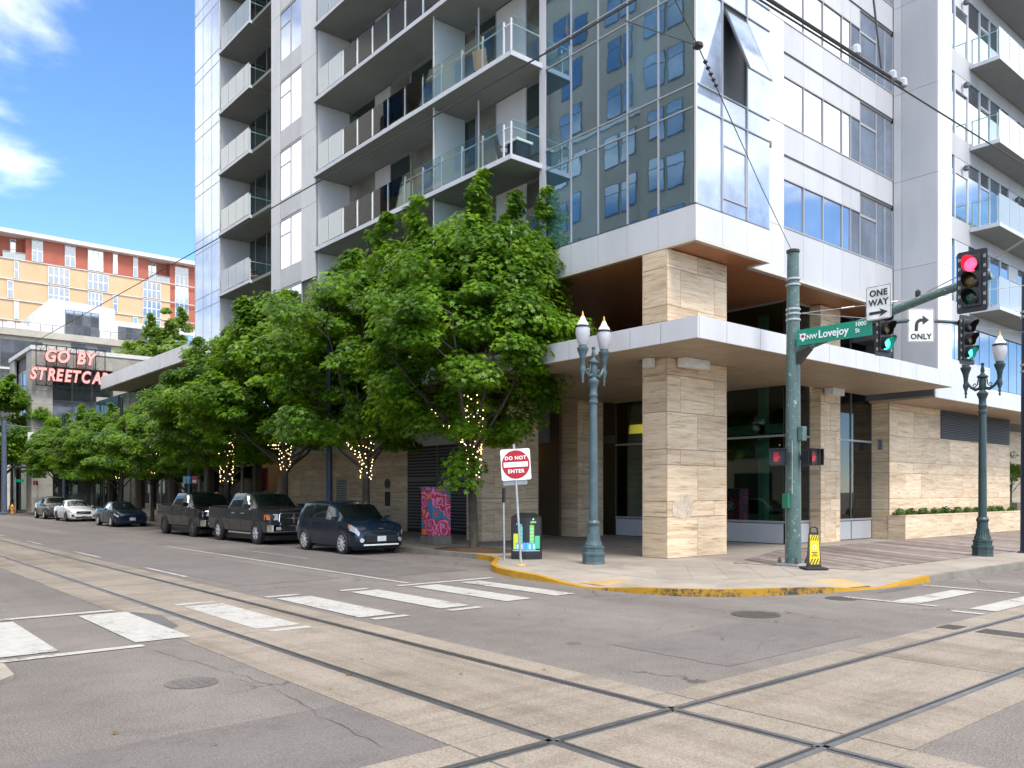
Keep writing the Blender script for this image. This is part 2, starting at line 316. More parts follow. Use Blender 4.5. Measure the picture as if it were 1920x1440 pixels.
# ------------------------------------------------------------------ mesh helpers
ORG = {}
class MB:
    """collects faces, then becomes ONE mesh object whose origin is its own centre"""
    def __init__(s): s.v = []; s.f = []
    def add(s, vs, fs):
        n = len(s.v); s.v += [tuple(p) for p in vs]; s.f += [tuple(i + n for i in f) for f in fs]; return s
    def box(s, x0, x1, y0, y1, z0, z1):
        if x0 > x1: x0, x1 = x1, x0
        if y0 > y1: y0, y1 = y1, y0
        if z0 > z1: z0, z1 = z1, z0
        return s.add([(x0, y0, z0), (x1, y0, z0), (x1, y1, z0), (x0, y1, z0), (x0, y0, z1), (x1, y0, z1), (x1, y1, z1), (x0, y1, z1)],
                     [(3, 2, 1, 0), (4, 5, 6, 7), (0, 1, 5, 4), (1, 2, 6, 5), (2, 3, 7, 6), (3, 0, 4, 7)])
    def hull(s, bot, top):
        """prism between two rings of equal length"""
        n = len(bot)
        return s.add(list(bot) + list(top), [tuple(range(n - 1, -1, -1)), tuple(range(n, 2 * n))] + [(i, (i + 1) % n, n + (i + 1) % n, n + i) for i in range(n)])
    def prism(s, poly, z0, z1): return s.hull([(x, y, z0) for x, y in poly], [(x, y, z1) for x, y in poly])
    def prism_x(s, poly, x0, x1): return s.hull([(x0, y, z) for y, z in poly], [(x1, y, z) for y, z in poly])
    def prism_y(s, poly, y0, y1): return s.hull([(x, y1, z) for x, z in poly], [(x, y0, z) for x, z in poly])
    def lathe(s, prof, n=16, c=(0, 0, 0), cap=True):
        vs = [(c[0] + r * math.cos(2 * math.pi * k / n), c[1] + r * math.sin(2 * math.pi * k / n), c[2] + z) for r, z in prof for k in range(n)]
        fs = [(j * n + k, j * n + (k + 1) % n, (j + 1) * n + (k + 1) % n, (j + 1) * n + k) for j in range(len(prof) - 1) for k in range(n)]
        if cap: fs += [tuple(range(n - 1, -1, -1)), tuple(range((len(prof) - 1) * n, len(prof) * n))]
        return s.add(vs, fs)
    def tube(s, path, rad, n=8, cap=True):
        P = [Vector(p) for p in path]; rr = rad if isinstance(rad, (list, tuple)) else [rad] * len(P)
        vs = []; ref = None
        for i, p in enumerate(P):
            d = (P[min(i + 1, len(P) - 1)] - P[max(i - 1, 0)]).normalized()
            if ref is None: ref = Vector((0, 0, 1)) if abs(d.z) < .9 else Vector((1, 0, 0))
            u = d.cross(ref).normalized(); w_ = u.cross(d).normalized(); ref = w_
            vs += [p + (u * math.cos(2 * math.pi * k / n) + w_ * math.sin(2 * math.pi * k / n)) * rr[i] for k in range(n)]
        fs = [(j * n + k, j * n + (k + 1) % n, (j + 1) * n + (k + 1) % n, (j + 1) * n + k) for j in range(len(P) - 1) for k in range(n)]
        if cap: fs += [tuple(range(n - 1, -1, -1)), tuple(range((len(P) - 1) * n, len(P) * n))]
        return s.add(vs, fs)
    def disc(s, c, r, axis, th, n=20):
        """flat cylinder of thickness th whose front faces along axis"""
        a = Vector(axis).normalized(); u = a.cross(Vector((0, 0, 1)));
        u = u.normalized() if u.length > .01 else Vector((1, 0, 0)); v = u.cross(a)
        c = Vector(c); ring = [c + (u * math.cos(2 * math.pi * k / n) + v * math.sin(2 * math.pi * k / n)) * r for k in range(n)]
        return s.hull([p for p in ring], [p + a * th for p in ring])
    def mesh(s, name, m, smooth=0, center=True):
        me = bpy.data.meshes.new(name)
        c = Vector((0, 0, 0))
        if center and s.v:
            lo = [min(p[i] for p in s.v) for i in range(3)]; hi = [max(p[i] for p in s.v) for i in range(3)]
            c = Vector([(a + b) / 2 for a, b in zip(lo, hi)])
        me.from_pydata([(p[0] - c.x, p[1] - c.y, p[2] - c.z) for p in s.v], [], s.f)
        bm = bmesh.new(); bm.from_mesh(me); bmesh.ops.recalc_face_normals(bm, faces=bm.faces); bm.to_mesh(me); bm.free()
        if m is not None: me.materials.append(m)
        if smooth:
            me.polygons.foreach_set('use_smooth', [True] * len(me.polygons)); me.set_sharp_from_angle(angle=R(smooth))
        return me, c
    def build(s, name, m, parent=None, smooth=0, bevel=0):
        me, c = s.mesh(name, m, smooth)
        o = bpy.data.objects.new(name, me); col.objects.link(o); place(o, c, parent)
        if bevel:
            b = o.modifiers.new('bevel', 'BEVEL'); b.width = bevel; b.segments = 2; b.limit_method = 'ANGLE'
        return o
def place(o, c, parent=None):
    ORG[o.name] = Vector(c)
    if parent: o.parent = parent; o.location = Vector(c) - ORG[parent.name]
    else: o.location = c
def tag(o, label=None, cat=None, group=None, kind=None):
    if label: o['label'] = label
    if cat: o['category'] = cat
    if group: o['group'] = group
    if kind: o['kind'] = kind
    return o
def thing(name, loc, label, cat, group=None, local=False, rz=0):
    """Empty at a thing's base; local=True: parts are given in the thing's own frame"""
    o = bpy.data.objects.new(name, None); col.objects.link(o); o.location = loc; o.rotation_euler = (0, 0, rz); o.empty_display_size = .3
    ORG[o.name] = Vector((0, 0, 0)) if local else Vector(loc)
    return tag(o, label, cat, group)
def box(name, m, parent, *b, bevel=0): return MB().box(*b).build(name, m, parent, bevel=bevel)
def copy_tree(o, parent=None):
    c = o.copy(); col.objects.link(c); c.parent = parent; ORG[c.name] = ORG[o.name].copy()
    for ch in list(o.children): copy_tree(ch, c)
    return c
def text_mesh(txt, size, bold=0.0, shear=0.0, ext=0.004, space=1.0, wscale=1.0):
    cu = bpy.data.curves.new('lettering', 'FONT'); cu.body = txt; cu.size = size; cu.align_x = 'CENTER'; cu.align_y = 'CENTER'
    cu.extrude = ext; cu.offset = bold; cu.shear = shear; cu.space_character = space; cu.resolution_u = 4
    o = bpy.data.objects.new('lettering', cu); me = bpy.data.meshes.new_from_object(o)
    bpy.data.objects.remove(o); bpy.data.curves.remove(cu)
    if wscale != 1: me.transform(Matrix.Scale(wscale, 4, (1, 0, 0)))
    return me
def text(name, txt, m, parent, c, right, up, size, **k):
    """lettering laid flat: right/up give its plane"""
    me = text_mesh(txt, size, **k); me.materials.clear(); me.materials.append(m); me.name = name
    r = Vector(right).normalized(); u = Vector(up).normalized(); n = r.cross(u)
    me.transform(Matrix((r, u, n)).transposed().to_4x4())
    o = bpy.data.objects.new(name, me); col.objects.link(o); place(o, Vector(c), parent); return o

# ------------------------------------------------------------------ ground, road, tracks
def struct(name, mb, m, parent=None, label=None):
    o = mb.build(name, m, parent)
    if not parent: tag(o, kind='structure')
    if label: o['label'] = label
    return o
def sheet(z, x0, x1, y0, y1): return MB().add([(x0, y0, z), (x1, y0, z), (x1, y1, z), (x0, y1, z)], [(0, 1, 2, 3)])
GROUND = m_concrete('ground', (.13, .125, .12), (.18, .175, .165), .1, 20, .08)
struct('ground', sheet(-.012, -900, 1600, -900, 1600), GROUND)
road = struct('road', sheet(0, -60, 200, -60, 260), ASPH)
# concrete track slabs, split in cast lengths
sl = MB(); ZT = .004
track = struct('streetcar_track_bed', sheet(.002, 3.95, 6.65, -40, 200), TRACK)
yy = -40
def tpiece(x0, x1, y0, y1): MB().box(x0, x1, y0, y1, -.03, .006).build('track_slab', TRACK, track)
for a, b in ((-40, -30), (-30, -20), (-20, -10), (-10, -3), (-3, 2.94), (5.42, 11.6), (11.6, 17.8), (17.8, 24.5), (24.5, 31.2), (31.2, 38), (38, 46), (46, 56), (56, 70), (70, 90), (90, 120), (120, 200)):
    tpiece(3.95, 6.65, a + .011, b - .011)
for a, b in ((-60, -30), (-30, -10), (-10, 3.94), (6.66, 10.2), (10.2, 14.5), (14.5, 20.5), (20.5, 27), (27, 36), (36, 60), (60, 120)):
    tpiece(a + .011, b - .011, 2.95, 5.41)
tpiece(3.956, 6.644, 2.956, 5.404)
def rail(name, pts, label):
    o = MB(); (x0, y0), (x1, y1) = pts
    d = Vector((x1 - x0, y1 - y0, 0)).normalized(); n = Vector((-d.y, d.x, 0))
    def strip(a, b, z0, z1):
        A = Vector((x0, y0, 0)); B = Vector((x1, y1, 0))
        o.hull([A + n * a + Vector((0, 0, z0)), B + n * a + Vector((0, 0, z0)), B + n * b + Vector((0, 0, z0)), A + n * b + Vector((0, 0, z0))],
               [A + n * a + Vector((0, 0, z1)), B + n * a + Vector((0, 0, z1)), B + n * b + Vector((0, 0, z1)), A + n * b + Vector((0, 0, z1))])
    strip(-.028, .028, 0, .015); 
    r = o.build(name, RAIL); 
    g = MB(); o = g; strip(.029, .068, 0, .0085); g.build('flangeway', RAILG, r)
    k = MB(); o = k; strip(.069, .09, 0, .012); k.build('guard_lip', RAIL, r)
    return tag(r, label, 'rail', 'streetcar rails set in the concrete')
rail('streetcar_rail', ((6.20, -40), (6.20, 200)), 'grooved steel rail of the left street track, side nearer the parked cars')
rail('streetcar_rail', ((4.62, 200), (4.62, -40)), 'grooved steel rail of the left street track, side nearer the camera')
rail('streetcar_rail', ((120, 4.98), (-60, 4.98)), 'grooved steel rail of the cross street track, side nearer the corner building')
rail('streetcar_rail', ((-60, 3.42), (120, 3.42)), 'grooved steel rail of the cross street track, side nearer the camera')
# painted markings: one mesh each, children of the road
def mark(x0, x1, y0, y1, name='road_marking', z=.0105):
    n = max(1, int((y1 - y0) / 1.5)); MB().add([(x0, y0, z), (x1, y0, z), (x1, y1, z), (x0, y1, z)], [(0, 1, 2, 3)]).build(name, WPAINT, road)
for a, b in ((1.72, 2.45), (3.38, 4.12), (5.08, 5.78), (6.82, 7.52), (8.42, 9.08), (9.92, 10.58), (11.2, 11.75)):
    mark(a, b, 11.85, 15.0, 'crosswalk_bar')
for a, b in ((-1.0, 4.0), (5.05, 5.75), (6.75, 7.45), (8.35, 9.0), (9.75, 12.4)):
    mark(a, b, 15.22, 15.42, 'crosswalk_edge_line')
for a, b in ((1.5, 3.4), (5.15, 5.8), (6.9, 7.55), (8.4, 9.1)):
    mark(a, b, 11.48, 11.66, 'crosswalk_edge_line')
for a, b in ((5.42, 5.86), (6.72, 7.2)):
    mark(15.45, 18.15, a, b, 'crosswalk_bar')
mark(15.28, 15.42, 6.35, 8.1, 'crosswalk_edge_line'); mark(18.5, 18.66, 6.1, 8.0, 'crosswalk_edge_line'); mark(14.86, 15.02, 5.43, 5.95, 'crosswalk_edge_line')
for a, b in ((20.2, 23.4), (27.9, 31.2), (36.1, 39.1), (44.5, 47.4), (52.6, 55.6), (60.6, 63.6), (69, 72)):
    mark(6.86, 6.97, a, b, 'lane_dash')
mark(10.16, 10.28, 15.6, 32.0, 'lane_line')
mark(11.6, 11.66, 23.3, 28.6, 'parking_line')
# asphalt repair patch, stain and manholes
PATCH = m_concrete('asphalt_patch', (.085, .085, .09), (.12, .118, .12), .8, 70, .18)
MB().add([(3.35, 12.6, .009), (3.9, 12.4, .009), (4.3, 12.9, .009), (4.45, 14.2, .009), (4.2, 14.9, .009), (3.75, 14.4, .009)], [(0, 1, 2, 3, 4, 5)]).build('asphalt_patch', PATCH, road)
for i in range(1):
    MB().disc((7.9, 8.0, .001), .10, (0, 0, 1), .003, 14).build('tar_spot', PATCH, road)
MB().prism([(17.3 + .6 * math.cos(t) * 1.3, 8.0 + .13 * math.sin(t)) for t in [k * .5236 for k in range(12)]], .001, .005).build('gutter_stain', PATCH, road)
# large repair panels in the asphalt, a shade off the old surface
for i, (x0, x1, y0, y1, c_) in enumerate(((7.1, 9.6, 17.5, 41, .128), (10.5, 13.1, 17.2, 29, .108), (8.2, 11.4, 5.75, 7.6, .118), (.4, 3.9, -4, 7.15, .112), (10.2, 12.1, 44, 70, .12))):
    pm_ = m_concrete('repair_asphalt_%d' % i, (c_, c_ * .90, c_ * .875), (c_ * 1.28, c_ * 1.15, c_ * 1.12), .5, 80, .22, bstr=.4)
    rr_ = random.Random(i); n_ = 14
    e0 = [(x0 + rr_.uniform(-.02, .02), y0 + (y1 - y0) * k / n_) for k in range(n_ + 1)]; e1 = [(x1 + rr_.uniform(-.02, .02), y0 + (y1 - y0) * k / n_) for k in range(n_ + 1)]
    MB().add([(x, y, .004) for x, y in e0 + e1], [(k, n_ + 1 + k, n_ + 2 + k, k + 1) for k in range(n_)]).build('asphalt_repair', pm_, road)
# open and sealed cracks
CRACK = mat('crack', (.05, .045, .042), .95)
def crack(pts, w_=.012, seed=0):
    rr = random.Random(seed); P = []
    for (a, b) in zip(pts, pts[1:]):
        for k in range(7): f = k / 7; P.append(Vector((lerp2(a[0], b[0], f) + rr.uniform(-.035, .035), lerp2(a[1], b[1], f) + rr.uniform(-.035, .035), .008)))
    P.append(Vector((*pts[-1], .008))); v = []; n = len(P)
    for i, p in enumerate(P):
        d = (P[min(i + 1, n - 1)] - P[max(i - 1, 0)]).normalized(); q = Vector((-d.y, d.x, 0)) * w_ * rr.uniform(.08, .36) * (1 if 0 < i < n - 1 else .1); v += [p + q, p - q]
    MB().add(v, [(2 * i, 2 * i + 1, 2 * i + 3, 2 * i + 2) for i in range(n - 1)]).build('crack', CRACK, road)
def lerp2(a, b, t): return a + (b - a) * t
crack([(3.35, 11.4), (3.6, 9.6), (3.75, 8.4), (3.55, 6.9), (3.5, 5.6)], .012, 1); crack([(2.9, 9.9), (3.5, 8.9), (3.85, 8.2)], .009, 2); crack([(3.2, 13.2), (3.9, 12.6), (4.0, 11.6)], .014, 3)
crack([(7.3, 9.2), (9.0, 9.6), (11.2, 9.0)], .007, 4); crack([(6.75, 16.5), (6.74, 24), (6.76, 34)], .010, 5); crack([(9.2, 6.0), (9.9, 6.4), (10.5, 6.3)], .008, 6); crack([(1.9, 7.6), (2.6, 7.2), (3.3, 7.3)], .008, 7)
crack([(12.2, 9.1), (13.6, 7.4), (17.5, 7.5)], .007, 8); crack([(8.6, 17), (8.4, 22), (8.7, 30)], .007, 9)
IRON = m_metal_paint('cast_iron', (.085, .078, .072), .6, metal=.3)
def manhole(x, y, r, label, IRON=IRON):
    t = thing('manhole_cover', (x, y, 0), label, 'manhole', local=True)
    MB().lathe([(r, 0), (r, .009), (r * .9, .009), (r * .9, .006)], 32).build('rim', IRON, t)
    b = MB().lathe([(r * .89, .001), (r * .89, .0085)], 32)
    b.build('lid', IRON, t)
    k = MB(); n = int(r * 2 / .09)
    for i in range(n):
        for j in range(n):
            px, py = -r + (i + .5) * .09, -r + (j + .5) * .09
            if px * px + py * py < (r * .82) ** 2: k.box(px - .028, px + .028, py - .028, py + .028, .008, .0125)
    k.build('tread_studs', IRON, t)['kind'] = 'stuff'
manhole(12.04, 7.9, .40, 'large round manhole cover in the asphalt in front of the corner kerb')
manhole(15.1, 8.02, .30, 'small round manhole cover tight against the kerb ramp')
manhole(3.13, 8.98, .27, 'faint small manhole cover in the near left asphalt', m_concrete('asphalt_lid', (.10, .092, .088), (.14, .128, .122), 1, 60, .2))
# drain grates between the rails of the cross street
def grate(x, y0, y1, label):
    t = thing('drain_grate', (x, (y0 + y1) / 2, 0), label, 'grate', 'track drain grates', local=True)
    h = (y1 - y0) / 2
    MB().box(-.2, .2, -h, h, .0, .008).build('pit', BLACK, t)
    k = MB(); n = int(2 * h / .05)
    for i in range(n): y = -h + (i + .5) * .05; k.box(-.2, .2, y - .011, y + .011, .007, .013)
    for i in range(5): k.box(-.2 + i * .1 - .012, -.2 + i * .1 + .012, -h, h, .006, .0125)
    k.build('bars', IRON, t)
grate(13.15, 5.1, 5.38, 'slotted drain grate beyond the far rail of the cross street')
grate(13.15, 3.6, 4.84, 'long slotted drain grate between the rails of the cross street')

# ------------------------------------------------------------------ pavement block with kerb
SW = .15
kerb = [(15.5, 260), (15.5, 22), (15.5, 19.9), (15.35, 19.1), (14.95, 18.35), (14.35, 17.75), (13.65, 16.95), (13.15, 16.1), (12.88, 15.2), (12.78, 14.2), (12.68, 13.3), (12.58, 12.5), (12.56, 11.9), (12.72, 11.1), (13.0, 10.3), (13.5, 9.7), (14.2, 9.25), (15.1, 8.85), (15.9, 8.6), (16.7, 8.42), (17.5, 8.28), (18.4, 8.2), (19.3, 8.15), (24, 8.1), (32, 8.1), (60, 8.1), (200, 8.1)]
hts = [SW] * 8 + [SW, .13, .05, .02, .05, .12, .14, .14, .14, .13, .10, .03, .02, .09, SW, SW, SW, SW, SW]
kinds = ['g'] * 2 + ['y'] * 7 + ['n'] * 3 + ['w'] * 6 + ['n'] * 3 + ['y'] * 1 + ['g'] * 4
inn = []
for i, p in enumerate(kerb):
    a = Vector(kerb[max(i - 1, 0)]); b = Vector(kerb[min(i + 1, len(kerb) - 1)]); d = (b - a).normalized(); n = Vector((-d.y, d.x))
    inn.append((Vector(p), n))
N = len(kerb); W0 = .16
walk = MB()
ring1 = [(p.x + n.x * W0, p.y + n.y * W0, h - .004) for (p, n), h in zip(inn, hts)]
ring2 = [(p.x + n.x * 1.5, p.y + n.y * 1.5, SW - .004) for (p, n) in inn]
walk.add(ring1 + ring2, [(i, i + 1, N + i + 1, N + i) for i in range(N - 1)])
far = [(200, 260, SW - .004)]
walk.add(ring2 + far, [tuple(range(N)) + (N,)])
sidewalk = struct('sidewalk', walk, WALK)
for k0 in range(N - 1):
    kd = kinds[k0]; p, n = inn[k0]; q, n2 = inn[k0 + 1]
    z0, z1 = max(hts[k0], .02), max(hts[k0 + 1], .02)
    bot = [(p.x, p.y, -.02), (q.x, q.y, -.02), (q.x + n2.x * W0, q.y + n2.y * W0, -.02), (p.x + n.x * W0, p.y + n.y * W0, -.02)]
    cx = .02
    top = [(p.x + n.x * cx, p.y + n.y * cx, z0), (q.x + n2.x * cx, q.y + n2.y * cx, z1), (q.x + n2.x * W0, q.y + n2.y * W0, z1), (p.x + n.x * W0, p.y + n.y * W0, z0)]
    L = (q - p).length
    if L < 6:
        o = MB().hull(bot, top).build('kerb_stone', {'g': KERB, 'y': YPAINT, 'n': YPAINT, 'w': YPAINTW}[kd], sidewalk)
        if kd in 'yn': o['label'] = 'kerb stone painted yellow'
        if kd == 'w': o['label'] = 'kerb stone with scuffed yellow paint'
    else:
        m = max(1, min(60, int(L / 2.4)))
        for j in range(m):
            f0, f1 = j / m + .004 / L, (j + 1) / m - .004 / L
            if p.lerp(q, f0).length > 110 and j < m - 1: continue
            f1 = 1 if j == m - 1 else f1
            B = [Vector(bot[0]).lerp(Vector(bot[1]), f) for f in (f0, f1)] + [Vector(bot[3]).lerp(Vector(bot[2]), f) for f in (f1, f0)]
            T = [Vector(top[0]).lerp(Vector(top[1]), f) for f in (f0, f1)] + [Vector(top[3]).lerp(Vector(top[2]), f) for f in (f1, f0)]
            MB().hull(B, T).build('kerb_stone', KERB, sidewalk)
# orange ramp patches
def patch(pts, h):
    MB().add([(x, y, z) for (x, y), z in zip(pts, h)], [(0, 1, 2, 3)]).build('ramp_patch', ORANGE, sidewalk)
patch([(12.95, 13.0), (12.9, 12.0), (13.7, 11.95), (13.75, 12.95)], (.05, .05, .115, .115))
patch([(16.3, 8.72), (17.3, 8.5), (17.45, 9.3), (16.5, 9.55)], (.045, .045, .13, .13))
# concrete paving slabs, scored at 45 degrees by the corner
def clip(poly, cv):
    """Sutherland-Hodgman: poly clipped by the convex polygon cv (counter-clockwise)"""
    out = poly
    for i in range(len(cv)):
        ax, ay = cv[i]; bx, by = cv[(i + 1) % len(cv)]
        def side(p): return (bx - ax) * (p[1] - ay) - (by - ay) * (p[0] - ax)
        res = []
        for j in range(len(out)):
            p, q = out[j], out[(j + 1) % len(out)]; sp, sq = side(p), side(q)
            if sp >= 0: res.append(p)
            if sp * sq < 0: t = sp / (sp - sq); res.append((p[0] + (q[0] - p[0]) * t, p[1] + (q[1] - p[1]) * t))
        out = res
        if len(out) < 3: return []
    return out
def lay(cv, ang, wid, length, gap, z0, z1, m, parent, name, stagger=True, cen=(18, 12), jit=0.0):
    ca, sa = math.cos(ang), math.sin(ang); rr = 60
    n = int(rr / wid); cnt = 0
    for i in range(-n, n):
        k = int(rr / length)
        for j in range(-k, k):
            st = (length / 2 if (i % 2 and stagger) else 0)
            u0, u1 = i * wid + gap, (i + 1) * wid - gap; v0, v1 = j * length + gap + st, (j + 1) * length - gap + st
            pl = [(cen[0] + u * ca - v * sa, cen[1] + u * sa + v * ca) for u, v in ((u0, v0), (u1, v0), (u1, v1), (u0, v1))]
            c = clip(pl, cv)
            if len(c) >= 3:
                ar = abs(sum(c[a][0] * c[(a + 1) % len(c)][1] - c[(a + 1) % len(c)][0] * c[a][1] for a in range(len(c)))) / 2
                if ar < .02: continue
                z = z1 + random.uniform(-jit, jit)
                MB().prism(c, z0, z).build(name, m, parent); cnt += 1
    return cnt
lay([(14.1, 11.7), (14.8, 10.75), (16.3, 10.3), (18.9, 9.75), (18.4, 13.3), (16.6, 16.2), (14.9, 16.4), (14.3, 14.6)], R(-49), .78, 2.2, .006, SW - .03, SW + .001, WALK, sidewalk, 'paving_slab')
# timber boardwalk, boards at 31 degrees
board = struct('boardwalk', MB().prism([(18.75, 13.0), (24, 14.9), (62, 14.9), (62, 9.75), (19.4, 9.75)][::-1], SW - .02, SW - .001), mat('deck_gap', (.06, .05, .045), .9))
lay([(18.75, 13.0), (19.4, 9.75), (48, 9.75), (48, 14.9), (24, 14.9)], R(-31), .205, 40, .006, SW - .01, SW + .012, DECK, board, 'deck_board', False, jit=.002)
for a in range(3): pass
# square paving further along the left pavement
lay([(17.2, 26.6), (15.75, 26.6), (15.75, 24.2), (17.2, 24.2)][::-1], 0, 1.5, 1.5, .006, SW - .03, SW + .001, WALK, sidewalk, 'paving_slab', False)
# near left kerb corner at the picture's edge
lk_ = MB().prism([(-4, 9.9), (1.35, 9.95), (1.72, 10.45), (1.74, 11.2), (1.45, 11.6), (1.2, 16), (1.2, 200), (-4, 200)], -.02, .05)
nk = struct('near_sidewalk', lk_, WALK)
grate(1.15, 9.35, 9.8, 'small drain grate in the gutter by the near left kerb')

# ------------------------------------------------------------------ corner apartment tower
H = 3.33
def SB(k): return 12.75 + H * k          # underside of the balcony slab of floor k
TOP = 37.2
tower = thing('apartment_tower', (18.55, 15.0, .15), 'tall white panelled apartment tower with travertine columns and blue glass corner bay', 'building')
T = tower
def tb(name, m, *b, **k): return box(name, m, T, *b, **k)
def sub(name, m, par, *b): return box(name, m, par, *b)
COURSES = [.15, 1.33, 1.78, 2.82, 3.27, 4.33, 5.39, 5.86, 6.90, 7.36, 8.44, 8.965]
def tiles(par, axis, plane, a0, a1, z0, z1, joints=None, seed=0, th=.03):
    """travertine slabs on a face; axis 'x': face looks to -X and runs along Y, axis 'y': face looks to -Y and runs along X"""
    for i in range(len(COURSES) - 1):
        c0, c1 = max(COURSES[i], z0), min(COURSES[i + 1], z1)
        if c1 - c0 < .05: continue
        L = a1 - a0
        if joints: js = joints[(i + seed) % len(joints)]
        else: js = []
        if js == 'auto':
            n = max(1, round(L / 1.42)); o = .5 if (i + seed) % 2 else 0
            js = [(k + o) / n for k in range(0 if o else 1, n)]
        cuts = [0] + list(js) + [1]
        for p, q in zip(cuts, cuts[1:]):
            u0, u1 = a0 + p * L + .008, a0 + q * L - .008
            d = random.uniform(0, .004)
            if axis == 'x': sub('stone_slab', TRAV, par, plane - d, plane + th, u0, u1, c0 + .007, c1 - .007)
            else: sub('stone_slab', TRAV, par, u0, u1, plane - d, plane + th, c0 + .007, c1 - .007)
def column(x0, x1, y0, y1, z0, z1, seed=0, label=None):
    c = tb('stone_column', mat('stone_backing', (.13, .10, .07), .9), x0 + .025, x1, y0 + .025, y1, z0, z1)
    tiles(c, 'y', y0, x0, x1 - .001, z0, z1, [[.5], [.215, .785]], seed)
    tiles(c, 'x', x0, y0 + .034, y1, z0, z1, [[], []], seed)
    # plain stone on the two faces turned away
    sub('stone_slab', TRAV, c, x1 + .001, x1 + .03, y0, y1, z0, z1); sub('stone_slab', TRAV, c, x0, x1, y1 + .001, y1 + .03, z0, z1)
    if label: c['label'] = label
    return c
SCUFF = m_concrete('scrubbed_stone', (.46, .375, .29), (.66, .54, .42), 4, 30, .12, bstr=.1)
column(18.56, 21.37, 15.06, 15.94, .15, 8.96, 0, 'free-standing travertine corner column under the glass bay')
MB().prism_y([(18.78, 1.36), (18.82, 1.80), (19.15, 1.90), (19.45, 1.98), (19.72, 1.84), (19.80, 1.60), (19.66, 1.34), (19.40, 1.24), (19.10, 1.30)], 15.049, 15.0535).build('scuff_mark', SCUFF, T)
column(19.45, 22.3, 24.66, 25.6, .15, 8.96, 1, 'travertine column behind the street tree')
column(24.6, 26.1, 24.70, 26.2, .15, 8.96, 0, 'travertine return by the lobby door')
column(28.5, 29.9, 15.95, 16.9, .15, 8.96, 1, 'narrow travertine column between the lobby windows')
# cores so that nothing is hollow
COREM = mat('core_wall', (.12, .12, .125), .8)
tb('core_wall', COREM, 18.62, 22.1, 14.12, 20.4, 9.06, TOP)
tb('core_wall', COREM, 22.1, 31.6, 14.80, 20.4, 9.06, TOP)
tb('core_wall', COREM, 32.9, 58, 13.78, 20.4, 5.75, TOP)
tb('core_wall', COREM, 31.75, 32.9, 14.75, 20.4, 8.0, TOP)
tb('core_wall', COREM, 19.05, 58, 20.4, 33.9, 9.06, TOP)
tb('core_wall', COREM, 17.38, 58, 33.96, 38.55, 9.06, TOP)
tb('core_wall', COREM, 19.05, 58, 38.55, 45.2, 9.06, TOP)
tb('core_wall', COREM, 17.38, 58, 45.24, 49.1, 9.06, TOP)
tb('roof', WHITE, 17.3, 58.2, 13.9, 49.2, TOP, TOP + .3)
# --- glass bay
AY = [14.06, 15.38, 16.555, 17.755, 18.94, 20.13]; BX = [18.55, 19.77, 20.99, 22.19]
for a, b in zip(AY, AY[1:]): tb('wall_panel', WHITE, 18.55, 18.61, a + .005, b - .005, 9.045, 9.95)
for a, b in zip(BX, BX[1:]): tb('wall_panel', WHITE, a + .005, b - .005, 14.06, 14.11, 9.045, 9.95)
tb('wall_panel', WHITE, 18.552, 18.61, 20.135, 20.44, 9.045, TOP)          # white post left of the bay
tb('wall_panel', WHITE, 22.17, 22.23, 14.11, 14.73, 9.045, TOP)
tb('trim', MULLD, 18.56, 18.62, 14.07, 20.13, 9.95, 9.99); tb('trim', MULLD, 18.62, 22.18, 14.07, 14.12, 9.95, 9.99)
nf = 8
def jit(o, a=.0045):
    o.rotation_euler = (0, random.uniform(-a, a), random.uniform(-a, a)); return o
def jitb(o, a=.004):
    o.rotation_euler = (random.uniform(-a, a), 0, random.uniform(-a, a)); return o
for k in range(nf):
    z0, z1, z2 = 9.985 + H * k, 12.65 + H * k, 13.29 + H * k
    for a, b in zip(AY, AY[1:]):
        jit(tb('window_pane', GBAY, 18.57, 18.62, a + .02, b - .02, z0 + .015, z1 - .015)); tb('spandrel_pane', GBAY, 18.57, 18.62, a + .02, b - .02, z1 + .015, z2 - .01)
    for i, (a, b) in enumerate(zip(BX, BX[1:])):
        if not (k == 1 and i == 1): tb('window_pane', GSKY, a + .02, b - .02, 14.08, 14.12, z0 + .015, z1 - .015)
        tb('spandrel_pane', GSKY, a + .02, b - .02, 14.08, 14.12, z1 + .015, z2 - .01)
    for z in (z1, z2 + .002):
        tb('transom', MULL, 18.545, 18.6, 14.07, 20.13, z - .018, z + .018); tb('transom', MULL, 18.6, 22.18, 14.045, 14.1, z - .018, z + .018)
for y in AY[1:-1]: tb('mullion', MULL, 18.54, 18.6, y - .022, y + .022, 9.99, TOP)
for x in BX[1:-1]: tb('mullion', MULL, x - .022, x + .022, 14.04, 14.1, 9.99, TOP)
tb('mullion', WHITE, 18.535, 18.61, 14.045, 14.10, 9.99, TOP); tb('mullion', MULLD, 18.545, 18.6, 14.105, 14.14, 9.99, TOP)
for k in (0, 2):     # openable sash, closed
    z0 = 10.38 + H * k; f = MB()
    f.box(19.80, 20.96, 14.05, 14.10, z0, z0 + .05); f.box(19.80, 20.96, 14.05, 14.10, z0 + 1.5, z0 + 1.55); f.box(19.80, 19.85, 14.05, 14.10, z0 + .05, z0 + 1.5); f.box(20.91, 20.96, 14.05, 14.10, z0 + .05, z0 + 1.5)
    f.build('sash_frame', MULL, T)
